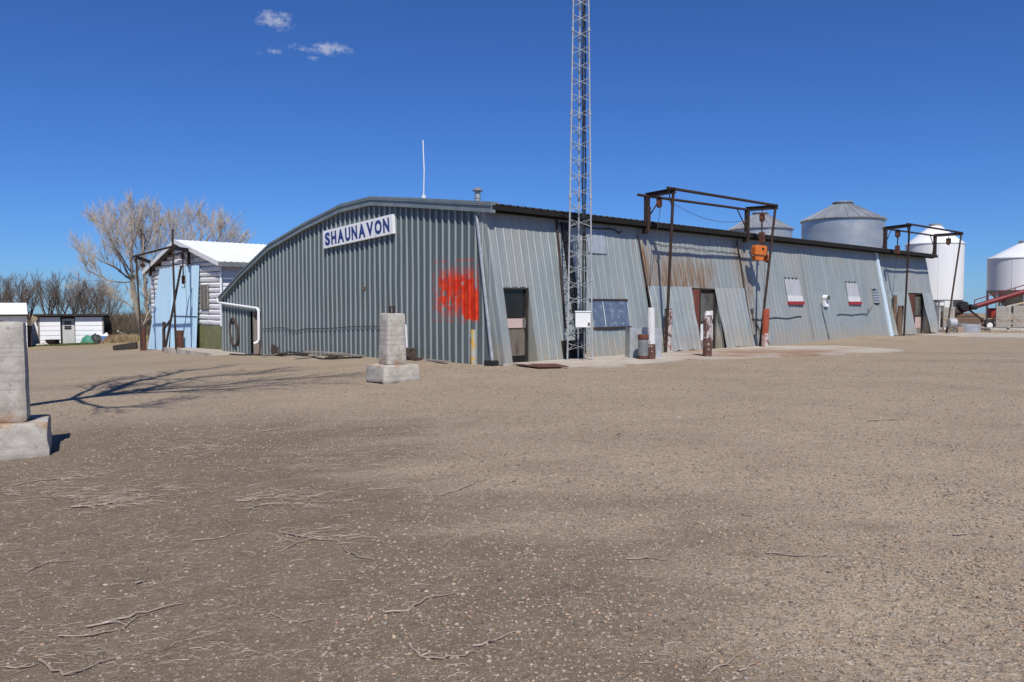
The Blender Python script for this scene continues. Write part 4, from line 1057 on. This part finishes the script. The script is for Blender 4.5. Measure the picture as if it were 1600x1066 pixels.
# yellow rail in front of the right hopper
a, b_ = at(1573,479,49.), at(1645,463,49.)
tag(MB().bar(a, b_, .09).bar(Vector(a)+Vector((.1,0,0)), Vector((a[0]+.1,a[1],gz(a[0],a[1]))), .07).bar(b_, (b_[0],b_[1],gz(b_[0],b_[1])), .07).build('sloping_rail', M['yellow']), 'thin yellowish sloping rail in front of the right hopper cone', 'rail')
def cblock(label, px0, px1, pt, pb_, Y, depth=1.0, rz=0., name='concrete_block', mat='block', group='stacked grey concrete blocks on the right', cat='concrete block'):
    a, b_ = at(px0, pb_, Y), at(px1, pt, Y); w_ = b_[0]-a[0]; h_ = b_[2]-a[2]
    m_ = MB().bx(-w_/2,w_/2,0,depth,0,h_)
    o = m_.build(name, M[mat], None, bevel=.03); o.location = ((a[0]+b_[0])/2,Y,a[2]); o.rotation_euler = (0,0,rz)
    return tag(o, label, cat, group)
cblock('low concrete slab under the two right edge blocks', 1547,1640,513,522,47.2,1.9, name='concrete_slab', cat='slab')
cblock('left upright concrete block on the low slab at the right edge', 1557,1577,479,512.6,47.3,.45, -.68)
cblock('right upright concrete block on the low slab at the right edge', 1584,1607,478,512.6,47.3,.6, -.68)
cblock('upright concrete block behind the end of the long wall', 1474,1490,480,512,47.8,.5,-.6)
cblock('small tan block on the ground by the white tank', 1496,1507,511,522.2,44.6,.3,.3, mat='plywood', name='tan_block', cat='block')
q = at(1511,508,47.); zz = gz(q[0],47.)
o = MB().lathe([(.72,-.05),(.74,.1),(.72,.2),(.74,.3),(.72,.42),(.68,.42),(.68,.05)], 28).build('stock_tank', M['galv'], None, True); o.location = (q[0],47.,zz)
for v in o.data.vertices: v.co.z *= 1.15
tag(o, 'round galvanised stock tank below the auger intake', 'stock tank')
q = at(1487,521,43.8); zz = gz(q[0],43.8)
tk = thing('white_tank', 'small dull white tank on a stand beside the hoist frame leg', 'tank', (q[0],43.8,zz))
MB().tube([(-.22,0,.62),(-.18,0,.62),(.2,0,.62),(.24,0,.62)], [.12,.24,.24,.12], 16).build('vessel', M['board_white'], tk, True)
for x in (-.14,.14): MB().bar((x,0,0),(x,0,.45),.05).build('leg', M['galv_dark'], tk)
o = MB().tube([(0,0,0),(0,0,1.9)], .06, 8).build('thin_post', M['galv_dark']); q = at(1466,512,48.2); o.location = (q[0],48.2,gz(q[0],48.2)); tag(o, 'thin dark post between the wall end and a concrete block', 'post')
q0, q1 = at(1464,475,52.), at(1486,474,52.)
tag(MB().bx(q0[0],q1[0],52.,52.4,q0[2]-.12,q0[2]+.08).bx(q0[0]+.1,q0[0]+.3,52.1,52.3,gz(q0[0],52.)-.05,q0[2]-.12).bx(q1[0]-.45,q1[0],51.95,52.42,q0[2]-.5,q0[2]+.2).bx(q1[0]-.35,q1[0]-.1,52.1,52.3,gz(q0[0],52.)-.05,q0[2]-.5).build('white_trailer_hitch', M['white'], None, bevel=.02), 'white steel trough on legs below the tall hopper bin', 'trough')
q = at(1510,497,56.); o = MB().bx(-1.3,1.3,0,1.6,0,.75).bx(-.6,1.0,.2,1.4,.75,1.05).build('straw_stack', M['post_wood'], None, bevel=.08); o.location = (q[0],56.,gz(q[0],56.)-.02); tag(o, 'low brown implement parked behind the stock tank', 'implement')

# ------------------------------------------------------------------ trees
class Tree:
    def __init__(s, seed): s.r = random.Random(seed); s.trunk = MB(); s.crown = MB(); s.n = 0
    def branch(s, p, d, L_, rad, lvl, maxl, up=.12, thin=.004):
        r = s.r; n = 4 if lvl < maxl else 3
        pts = [p]; q = p; dd = d
        for i in range(n):
            dd = (dd+Vector((r.gauss(0,.13),r.gauss(0,.13),r.gauss(0,.09)+up))).normalized(); q = q+dd*L_/n; pts.append(q)
        rs = [max(rad*(1-.72*i/n), thin) for i in range(n+1)]
        (s.trunk if lvl <= 1 else s.crown).tube(pts, rs, 7 if lvl == 0 else (5 if lvl == 1 else 3), cap=False)
        if lvl >= maxl: return
        k = r.randint(5,8) if lvl < maxl-1 else r.randint(5,7)
        for j in range(k):
            f = .25+.75*(j+.5+r.uniform(-.3,.3))/k
            i = min(int(f*n), n-1); base = pts[i].lerp(pts[i+1], f*n-i)
            ax = (pts[i+1]-pts[i]).normalized(); pr = Vector((r.gauss(0,1),r.gauss(0,1),r.gauss(0,.7))); pr = (pr-ax*pr.dot(ax)).normalized()
            a = r.uniform(.35,.75); nd = (ax*math.cos(a)+pr*math.sin(a)).normalized()
            s.branch(base, nd, L_*r.uniform(.42,.62)*(1.15-.35*f), rad*.5*(1-.5*f), lvl+1, maxl, up, thin)
        # leader
        s.branch(pts[-1], dd, L_*.5, rs[-1], lvl+1, maxl, up, thin)
    def limb(s, pts, r0, r1, maxl=3, dens=1.3, twl=None, up=.1, thin=.004):
        pts = [Vector(p) for p in pts]; m_ = len(pts)
        # smooth the guide points
        sm = []
        for i in range(m_-1):
            a, b_ = pts[i], pts[i+1]; pa = pts[i-1] if i else a; pb_ = pts[i+2] if i+2 < m_ else b_
            for k in range(4):
                t_ = k/4; t2, t3 = t_*t_, t_**3
                sm.append(.5*((2*a)+(b_-pa)*t_+(2*pa-5*a+4*b_-pb_)*t2+(3*a-pa-3*b_+pb_)*t3)+Vector((s.r.gauss(0,.03),s.r.gauss(0,.03),s.r.gauss(0,.03))))
        sm.append(pts[-1]); n = len(sm)
        rs = [r0+(r1-r0)*i/(n-1) for i in range(n)]
        s.trunk.tube(sm, rs, 7, cap=False)
        tot = sum((sm[i+1]-sm[i]).length for i in range(n-1)); cnt = int(tot*dens)
        for j in range(cnt):
            f = .22+.78*(j+s.r.random())/cnt; i = min(int(f*(n-1)), n-2); base = sm[i].lerp(sm[i+1], f*(n-1)-i)
            ax = (sm[i+1]-sm[i]).normalized(); pr = Vector((s.r.gauss(0,1),s.r.gauss(0,1),s.r.gauss(0,.8))); pr = (pr-ax*pr.dot(ax)).normalized()
            a = s.r.uniform(.3,.7); nd = (ax*math.cos(a)+pr*math.sin(a)).normalized()
            s.branch(base, nd, (twl or tot*.3)*s.r.uniform(.6,1.1)*(1.1-.5*f), rs[i]*.45, 2, maxl+1, up, thin)
    def finish(s, name, label, org, mb_='bark', mc='twigs', group=None, rz=0, cat='tree'):
        t = thing(name, label, cat, org, rz, group)
        s.trunk.build('trunk', M[mb_], t, True, recalc=False); s.crown.build('crown', M[mc], t, False, recalc=False)
        return t
# the two tall pale trees
q = at(224,530,62.); z0 = gz(q[0],62.)
def rel(px, py, dy=0.): px = 212+(px-212)*.86; py = 440+(py-440)*(.75 if py < 440 else 1); a = at(px, py, 62.+dy); return (a[0]-q[0], dy, a[2]-z0)
T = Tree(3)
fork = rel(206,440,.3)
T.limb([(0,0,-.2), rel(216,490), fork], .25, .19, 2, .9, 1.6, thin=.006)
T.limb([(.2,.4,-.2), rel(232,480,.8), rel(226,400,.9), rel(222,340,1.2), rel(218,305,1.3)], .19, .025, 3, 2.9, 2.5, thin=.007)
for pts, r0 in (([fork, rel(204,390,.2), rel(206,345,.5), rel(202,300,.8)], .17), ([fork, rel(190,405,-.4), rel(165,350,-.8), rel(147,322,-1)], .14),
                ([fork, rel(180,415,.5), rel(150,398,1), rel(122,378,1.2)], .13), ([fork, rel(170,440,-.6), rel(140,425,-1), rel(124,418,-1.4)], .09),
                ([fork, rel(220,400,1.), rel(236,350,1.5), rel(244,320,1.6)], .13), ([rel(204,390,.2), rel(190,350,1.), rel(176,312,1.6)], .09),
                ([rel(216,490), rel(190,470,1), rel(165,462,1.5)], .08), ([rel(226,430,.9), rel(245,395,.8), rel(252,350,.6)], .10), ([rel(204,420,.2), rel(178,375,-1.6), rel(160,335,-2)], .1)):
    T.limb(pts, r0*.74, .02, 3, 3.0, 2.4, up=.15, thin=.007)
T.finish('bare_tree', 'tall pale leafless tree left of the hoist frame, limbs sweeping left', (q[0],62.,z0))
q = at(300,525,68.); z0 = gz(q[0],68.)
def rel2(px, py, dy=0.): px = 305+(px-305)*.86; py = 430+(py-430)*(.69 if py < 430 else 1); a = at(px, py, 68.+dy); return (a[0]-q[0], dy, a[2]-z0)
T = Tree(9); fork = rel2(298,430)
T.limb([(0,0,-.2), rel2(302,470), fork], .26, .2, 2, .6, 1.6, thin=.006)
for pts, r0 in (([fork, rel2(288,380), rel2(285,340,.6), rel2(284,318,.8)], .16), ([fork, rel2(310,370,.4), rel2(315,335,.8), rel2(308,316,1)], .15),
                ([fork, rel2(325,385,-.5), rel2(345,355,-.8), rel2(352,332,-1)], .14), ([fork, rel2(335,395,.6), rel2(360,375,1), rel2(376,365,1.2)], .12),
                ([fork, rel2(275,390,-.6), rel2(262,355,-1), rel2(258,335,-1)], .11), ([rel2(310,370,.4), rel2(330,345,1.5), rel2(335,326,2)], .09)):
    T.limb(pts, r0*.74, .02, 3, 3.0, 2.6, up=.13, thin=.007)
T.finish('bare_tree', 'tall pale leafless tree rising behind the white metal roof', (q[0],68.,z0))
# row of darker bare trees behind the sheds
spec = [(-14,78,5.6,1,'far left leafless tree behind the shed at the left edge'),(14,82,5.9,2,'spreading leafless tree above the pale gable roof'),(30,80,6.6,3,'upright leafless tree right of the pale gable roof'),
        (76,78,6.2,4,'dark forked leafless tree left above the flat roofed shed'),(112,79,5.9,5,'slender leafless tree above the grey shed door'),(136,78,6.2,6,'dark leaning leafless tree above the right part of the flat shed'),
        (152,80,5.8,7,'pale leafless tree right above the flat shed corner'),(168,76,4.6,8,'small leafless tree beside the tall pale trunk'),(262,80,4.8,9,'short leafless tree seen through the shed hoist frame'),
        (46,83,6.7,10,'tall narrow leafless tree just right of the pale gable roof peak'),(94,84,6.9,11,'dense leafless tree behind the two forked dark trees'),(-2,84,6.6,12,'leafless tree cut by the left edge above the shed roof'),(124,85,5.6,13,'low dense leafless tree behind the slender one')]
for px, Y, h_, sd_, lab in spec:
    h_ *= .93; q = at(px, 520, Y); z0 = gz(q[0],Y); T = Tree(20+sd_); r = T.r
    T.limb([(0,0,-.2),(r.uniform(-.3,.3),0,h_*.22),(r.uniform(-.3,.3),0,h_*.40)], .17, .12, 2, .5, 1.2, thin=.008)
    for k in range(6):
        a = 2*math.pi*k/6+r.uniform(-.4,.4); w_ = r.uniform(.9,2.1)
        T.limb([(0,0,h_*r.uniform(.2,.38)),(w_*.6*math.cos(a),w_*.6*math.sin(a),h_*.6),(w_*math.cos(a),w_*math.sin(a),h_*r.uniform(.75,1.0))], .07, .016, 2, 3.5, 1.7, thin=.009)
    T.finish('bare_tree', lab, (q[0],Y,z0), 'bark_dark', 'twigs_dark', 'bare trees behind the sheds')
# brush thicket: one mass
mb = MB(); rr = random.Random(5)
for i in range(3600):
    px = rr.uniform(-40,250); Y = rr.uniform(64,73)
    if rr.random() < .35: px = rr.uniform(150,245); Y = rr.uniform(61.5,68)
    q = at(px, 520, Y); h_ = rr.uniform(.6,2.2)*(.7+.5*abs(math.sin(px*.11)))*(1.2 if px > 140 else .9); z0 = gz(q[0],Y)
    p_ = Vector((q[0],Y,z0)); d_ = Vector((rr.gauss(0,.35),rr.gauss(0,.35),1)).normalized()
    a = p_+d_*h_*.5; b_ = a+(d_+Vector((rr.gauss(0,.3),rr.gauss(0,.3),.1))).normalized()*h_*.5
    mb.tube([p_,a,b_], [.022,.014,.006], 3, cap=False)
    for k in range(4):
        c = p_.lerp(a, rr.uniform(.4,1)) if k < 2 else a.lerp(b_, rr.random()); mb.tube([c, c+Vector((rr.gauss(0,.3),rr.gauss(0,.3),rr.uniform(.1,.6)))], [.009,.004], 3, cap=False)
tag(mb.build('brush_thicket', M['brush'], None, recalc=False), 'dense dark leafless brush behind the sheds and under the trees', 'brush', kind='stuff')
# dry grass fringe + green strip before shed
def blades(n, sample, mat, name, label, cat, hh=(.15,.45), w_=.02):
    m_ = MB(); rr = random.Random(n)
    for i in range(n):
        x, y = sample(rr); z0 = gz(x, y); h_ = rr.uniform(*hh); a = rr.uniform(0,math.pi); dx, dy = math.cos(a)*w_, math.sin(a)*w_
        l = (rr.gauss(0,.25)*h_, rr.gauss(0,.25)*h_)
        m_.add([(x-dx,y-dy,z0-.01),(x+dx,y+dy,z0-.01),(x+l[0],y+l[1],z0+h_)], [(0,1,2)])
    tag(m_.build(name, M[mat], None, recalc=False), label, cat, kind='stuff')
def s1(rr): px = rr.uniform(36,152); Y = rr.uniform(58.0,60.4); return at(px,530,Y)[0], Y
blades(9000, s1, 'grass', 'grass', 'short green grass strip in front of the white sheds', 'grass', (.05,.16), .03)
def s2_(rr): px = rr.gauss(196,15); Y = rr.uniform(59.5,65.); return at(px,530,Y)[0], Y
blades(9000, s2_, 'straw', 'dry_grass', 'dry tan grass under the brush left of the blue door', 'dry grass', (.2,.7), .025)
def s3(rr): px = rr.uniform(1478,1600); Y = rr.uniform(46.5,58.); return at(px,500,Y)[0], Y
blades(9000, s3, 'straw', 'dry_grass', 'short dry stubble around the auger and stock tank', 'dry grass', (.03,.14), .02)

# the tree outside the left edge whose limbs shade the yard
q = (-13.2, 9.6); z0 = gz(*q)
T = Tree(77)
KX, KY = .13/math.tan(R(52)), .9915/math.tan(R(52))
def V_(x, y, z): return (x-q[0], y-q[1], z-z0)
def caster(px, py, z):                     # the point at height z whose shadow falls at this spot of the yard
    g_ = ground(px, py); return V_(g_[0]+KX*(z-g_[2]), g_[1]-KY*(z-g_[2]), z)
f1, f2 = caster(40,634,6.2), caster(112,624,7.6)
T.limb([V_(-13.2,9.6,-.9), V_(-12.4,10.2,1.8), f1], .36, .27, 2, .3, 1.0, thin=.006)
for pts, r0 in (([f1, f2, caster(163,615,8.8), caster(223,594,10), caster(284,581,11), caster(340,574,11.5)], .22), ([f2, caster(150,619,8.6), caster(210,612,9.2), caster(300,593,10.2), caster(420,583,11)], .15),
                ([f2, caster(150,603,8.9), caster(190,592,10)], .07), ([caster(120,624,7.8), caster(155,637,8.2), caster(200,636,8.8), caster(260,630,9.4)], .06),
                ([caster(163,615,8.8), caster(260,612,9.4), caster(380,606,10.2), caster(500,598,11)], .10), ([caster(210,612,9.2), caster(330,603,10), caster(450,592,10.8), caster(560,586,10.6)], .09),
                ([caster(223,594,10), caster(330,588,9.4), caster(430,577,10.6)], .07), ([V_(-12.4,10.2,1.8), V_(-14,9.8,5), V_(-15.5,9,8)], .18)):
    T.limb(pts, r0*1.1, .025, 2, 3.2, 1.9, up=.03, thin=.010)
T.finish('bare_tree', 'leafless tree beyond the left edge whose limbs shade the yard', (q[0],q[1],z0))

# ------------------------------------------------------------------ pebbles
ico_v, ico_f = [], []
bm = bmesh.new(); bmesh.ops.create_icosphere(bm, subdivisions=1, radius=1); ico_v = np.array([v.co[:] for v in bm.verts]); ico_f = np.array([[v.index for v in f.verts] for f in bm.faces]); bm.free()
N = 100000
u = rng.random(N)
Y = 3.0*np.power(24./3.0, u**.78)
X = (rng.random(N)*2-1)*(Y*.70+.3)
size = .003+.0095*rng.random(N)**4.
size = size*(1+Y*.03)
keep = ~((X < -1.0) & (Y < 8.5) & (rng.random(N) < .72)); X, Y, size = X[keep], Y[keep], size[keep]; N = len(X)
Z = np.array([gz(x, y) for x, y in zip(X, Y)])
ang = rng.random(N)*6.28
sx = size*(.8+.8*rng.random(N)); sy = size*(.7+.5*rng.random(N)); sz = size*(.35+.35*rng.random(N))
jit = 1+.22*rng.standard_normal((N, len(ico_v), 1))
P = ico_v[None]*jit*np.stack([sx,sy,sz],1)[:,None,:]
ca, sa = np.cos(ang)[:,None], np.sin(ang)[:,None]
px_ = P[...,0]*ca-P[...,1]*sa + X[:,None]; py_ = P[...,0]*sa+P[...,1]*ca + Y[:,None]; pz_ = P[...,2] + Z[:,None]+.25*sz[:,None]
co = np.stack([px_,py_,pz_],-1).reshape(-1,3)
fa = (ico_f[None]+np.arange(N)[:,None,None]*len(ico_v)).reshape(-1,3)
me = bpy.data.meshes.new('gravel'); me.vertices.add(len(co)); me.vertices.foreach_set('co', co.ravel().astype(np.float32))
me.loops.add(fa.size); me.loops.foreach_set('vertex_index', fa.ravel().astype(np.int32))
me.polygons.add(len(fa)); me.polygons.foreach_set('loop_start', np.arange(0, fa.size, 3, dtype=np.int32)); me.update(calc_edges=True); me.validate()
me.materials.append(M['pebble']); o = bpy.data.objects.new('gravel', me); COL.objects.link(o)
tag(o, 'loose brown and grey pebbles scattered over the yard', 'gravel', kind='stuff')

# ------------------------------------------------------------------ fallen twigs
def twig_mesh(rr, pts, r0, forks=2):
    m_ = MB(); sm = []
    pts = [Vector(p) for p in pts]
    for i in range(len(pts)-1):
        for k in range(3): sm.append(pts[i].lerp(pts[i+1], k/3)+Vector((rr.gauss(0,.005),rr.gauss(0,.005),abs(rr.gauss(0,.005)))))
    sm.append(pts[-1]); n = len(sm)
    m_.tube(sm, [r0*(1-.65*i/(n-1)) for i in range(n)], 5)
    for _ in range(forks):
        i = rr.randint(1, n-2); d_ = (sm[i+1]-sm[i]).normalized(); s_ = rr.choice((-1,1))
        e_ = d_*.7+Vector((-d_.y,d_.x,0))*s_*rr.uniform(.3,.8); L_ = (pts[-1]-pts[0]).length*rr.uniform(.15,.35)
        m_.tube([sm[i], sm[i]+e_*L_*.5+Vector((0,0,.012)), sm[i]+e_*L_+Vector((rr.gauss(0,.02),rr.gauss(0,.02),.004))], [r0*.55,r0*.4,r0*.2], 4)
    return m_
rr = random.Random(31)
def twig(label, pxs, r0, forks=2, mat='deadtwig', group='fallen twigs on the gravel'):
    r0 *= .8; ps = [ground(*p) for p in pxs]; c = ps[0]
    m_ = twig_mesh(rr, [(p[0]-c[0], p[1]-c[1], gz(p[0],p[1])+r0*.9-c[2]) for p in ps], r0, forks)
    o = m_.build('fallen_twig', M[mat], None, True, recalc=False); o.location = c
    return tag(o, label, 'twig', group)
twig('longest pale twig at the lower left, forked upward near its middle', ((135,983),(200,967),(240,955),(285,945)), .011, 2)
twig('thin crooked twig just below the longest pale twig', ((92,997),(150,995),(190,984),(215,967),(245,957)), .007, 1)
twig('reddish bent twig nearest the lower left corner', ((62,1034),(85,1050),(112,1057),(150,1040),(190,1026)), .009, 2)
twig('brown twig touching the lower left corner stones', ((12,1045),(35,1046),(60,1038)), .008, 1)
twig('arched bare twig below the middle of the photo', ((425,960),(445,971),(470,974),(490,970)), .008, 0)
twig('long wavy twig left of the centre foreground', ((600,960),(640,955),(665,938),(712,928)), .010, 1)
twig('curved twig at the bottom centre with a thin side shoot', ((640,1010),(655,1028),(690,1032),(725,1026),(745,1020)), .009, 1)
twig('pale twig cut near the bottom edge right of centre', ((740,1013),(770,1003),(805,988)), .009, 2)
twig('tangled forked twig crossing its neighbours left of centre', ((435,833),(470,840),(500,845),(532,846)), .009, 3)
twig('dark thin twig under the tangled forked twig', ((442,862),(465,850),(490,842)), .008, 1)
twig('bent twig curving down to the right of the tangle', ((532,848),(540,862),(560,872),(585,876)), .010, 0)
twig('straight pale twig left of the tangle', ((300,846),(330,844),(350,840),(372,831)), .008, 2)
twig('hooked white twig standing out in the dark soil', ((217,878),(226,884),(231,892),(224,898)), .007, 0)
twig('short thick stick in the dark soil below the hooked twig', ((213,914),(228,908)), .011, 0)
twig('slender twig slanting at the left edge of the dark soil', ((40,895),(75,880),(120,877)), .007, 2)
twig('long flat twig in the left twig litter, highest of the pale ones', ((370,786),(410,780),(440,779),(485,771)), .010, 2)
twig('dark pointed twig just below the flat pale twigs', ((388,797),(405,791),(432,788)), .009, 0)
twig('bushy bundle of pale twigs in the left middle', ((110,795),(160,790),(190,785),(248,775)), .013, 5)
twig('grey bushy twig right below the left concrete footing', ((20,760),(60,752),(100,748),(130,744)), .010, 4)
twig('thin straight twig in the open gravel right of centre', ((980,875),(1010,874),(1045,877)), .008, 1)
twig('long straight twig in the middle of the right gravel', ((1200,866),(1240,870),(1275,871),(1310,869)), .008, 1)
twig('short pale twig in the right gravel near the edge', ((1490,838),(1515,836),(1540,837)), .009, 0)
twig('faint twig halfway up the right gravel', ((1355,659),(1380,657),(1405,657)), .012, 1)
twig('curved dark twig at the bottom of the right gravel', ((1155,1050),(1170,1040),(1190,1035)), .008, 0)
twig('thin forked twig left of the curved dark twig', ((1110,1052),(1135,1040),(1155,1022)), .006, 1)
twig('forked brown twig lying above the open centre gravel', ((690,775),(720,765),(760,748)), .010, 2)
twig('pale twig pointing right above the centre gravel', ((575,766),(610,765),(645,760)), .009, 2)
twig('short twig beyond the dark soil towards the footing', ((410,675),(430,672),(452,670)), .012, 1)
# fine twig litter
m_ = MB()
for i in range(3000):
    if rr.random() < .8:
        px, py = -20+rr.uniform(0,800)*rr.random()**.6, 650+(rr.random()**1.6)*400
        if px < 100 and py < 720: continue
    else: px, py = rr.uniform(0,1600), rr.uniform(640,1060)
    cx, cy, cz_ = ground(px, py); a = rr.gauss(.25,.55)+(math.pi if rr.random() < .5 else 0); L_ = rr.uniform(.03,.14); r0 = rr.uniform(.0008,.0018)*(1+cy*.03)
    d_ = Vector((math.cos(a),math.sin(a),0)); q = Vector((cx,cy,cz_+r0*.8)); n_ = Vector((-d_.y,d_.x,0))
    pts = [q, q+d_*L_*.5+n_*rr.gauss(0,.012)+Vector((0,0,abs(rr.gauss(0,.006)))), q+d_*L_]
    m_.tube(pts, [r0,r0*.9,r0*.5], 3)
for cxp, cyp, n in ((170,785,150),(60,770,110),(120,745,90),(270,700,120),(330,690,90),(420,775,60),(480,780,60),(480,835,50),(250,760,70),(500,730,50),(620,715,40)):
    for i in range(n):
        cx, cy, cz_ = ground(cxp+rr.gauss(0,34), cyp+rr.gauss(0,8)); a = rr.gauss(.15,.55); L_ = rr.uniform(.06,.26); r0 = rr.uniform(.0012,.0028)
        d_ = Vector((math.cos(a),math.sin(a),0)); q = Vector((cx,cy,cz_+r0+rr.random()*.02))
        m_.tube([q, q+d_*L_*.5+Vector((rr.gauss(0,.012),rr.gauss(0,.012),rr.random()*.015)), q+d_*L_], [r0,r0*.8,r0*.4], 3)
tag(m_.build('twig_litter', M['deadtwig'], None, recalc=False), 'fine bleached twig litter strewn over the dark soil', 'twig litter', kind='stuff')

# ------------------------------------------------------------------ light, sky, camera
EL = R(52); hx, hy = -.13, .9915
wd_ = bpy.data.worlds.new('World'); scn.world = wd_; wd_.use_nodes = True; nt = wd_.node_tree
sk = nt.nodes.new('ShaderNodeTexSky'); sk.sky_type = 'NISHITA'; sk.sun_disc = False; sk.sun_elevation = EL; sk.sun_rotation = math.pi-math.atan2(-hx, hy)
sk.altitude = 900; sk.air_density = 1.0; sk.dust_density = .15; sk.ozone_density = 2.6
bg = nt.nodes['Background']; bg.inputs['Strength'].default_value = .10
def wn(ty, props=None, **kw):
    x = nt.nodes.new(ty)
    for k, v in (props or {}).items(): setattr(x, k, v)
    for k, v in kw.items():
        s_ = x.inputs[k.replace('_', ' ')]
        if hasattr(v, 'is_output'): nt.links.new(v, s_)
        else: s_.default_value = v
    return x
def wm(op, a, b=0., c=0.):
    x = nt.nodes.new('ShaderNodeMath'); x.operation = op
    for i, v in enumerate((a, b, c)):
        if hasattr(v, 'is_output'): nt.links.new(v, x.inputs[i])
        else: x.inputs[i].default_value = v
    return x.outputs[0]
tc = wn('ShaderNodeTexCoord').outputs['Generated']
sep = wn('ShaderNodeSeparateXYZ', Vector=tc).outputs
# three small clouds, placed by compass bearing and height above the horizon
az = wm('ARCTAN2', sep[0], sep[1]); elv = wm('ARCSINE', sep[2])
cl = wn('ShaderNodeCombineXYZ', X=wm('MULTIPLY', az, 60.), Y=wm('MULTIPLY', elv, 90.)).outputs[0]
nz = wn('ShaderNodeTexNoise', Vector=cl, Scale=1.5, Detail=9., Roughness=.68).outputs['Fac']
tot_ = None
for px, py, wx, wy, k in ((430,32,34,18,.95),(429,80,13,8,.75),(480,75,34,7,.8),(515,77,40,12,1.05),(490,91,12,7,.6),(406,84,10,5,.5)):
    r = Vector(ray(px, py)).normalized(); a0 = math.atan2(r.x, r.y); e0 = math.asin(r.z)
    dx_ = wm('DIVIDE', wm('SUBTRACT', az, a0), wx/F*.92); dy_ = wm('DIVIDE', wm('SUBTRACT', elv, e0), wy/F*.92)
    d2 = wm('ADD', wm('MULTIPLY', dx_, dx_), wm('MULTIPLY', dy_, dy_))
    v = wm('MULTIPLY', wm('MAXIMUM', wm('SUBTRACT', 1.25, wm('SQRT', d2)), 0.), k)
    tot_ = v if tot_ is None else wm('MAXIMUM', tot_, v)
cov = wm('MULTIPLY', tot_, wm('MULTIPLY', wm('SUBTRACT', nz, .33), 2.3))
cov = wm('MINIMUM', wm('MAXIMUM', wm('MULTIPLY', wm('SUBTRACT', cov, .12), 1.1), 0.), .50)
hsv = nt.nodes.new('ShaderNodeVectorMath'); hsv.operation = 'MULTIPLY'; nt.links.new(sk.outputs[0], hsv.inputs[0]); hsv.inputs[1].default_value = (.295, .545, 1.01)
mx = wn('ShaderNodeMix', {'data_type': 'RGBA'}); nt.links.new(cov, mx.inputs[0]); nt.links.new(hsv.outputs[0], mx.inputs[6]); mx.inputs[7].default_value = (6.6,6.8,7.4,1)
nt.links.new(mx.outputs[2], bg.inputs['Color'])

L_ = bpy.data.lights.new('sun', 'SUN'); L_.energy = 4.9; L_.angle = R(.53); L_.color = (1.,.955,.89)
lo = bpy.data.objects.new('sun', L_); COL.objects.link(lo)
lo.rotation_euler = Vector((hx*math.cos(EL), hy*math.cos(EL), -math.sin(EL))).to_track_quat('-Z','Y').to_euler(); lo.location = (0,-20,30)

cam = bpy.data.cameras.new('camera'); co_ = bpy.data.objects.new('camera', cam); COL.objects.link(co_)
cam.sensor_width = 36; cam.lens = 36*F/1600; cam.clip_end = 6000; cam.clip_start = .05
co_.location = (0,0,H); co_.rotation_euler = (math.pi/2-PIT,0,0); scn.camera = co_
scn.view_settings.view_transform = 'Standard'; scn.view_settings.look = 'None'; scn.view_settings.exposure = 0; scn.view_settings.gamma = 1
scn.render.resolution_x = 1024; scn.render.resolution_y = 682
scn.cycles.max_bounces = 6; scn.cycles.use_denoising = True
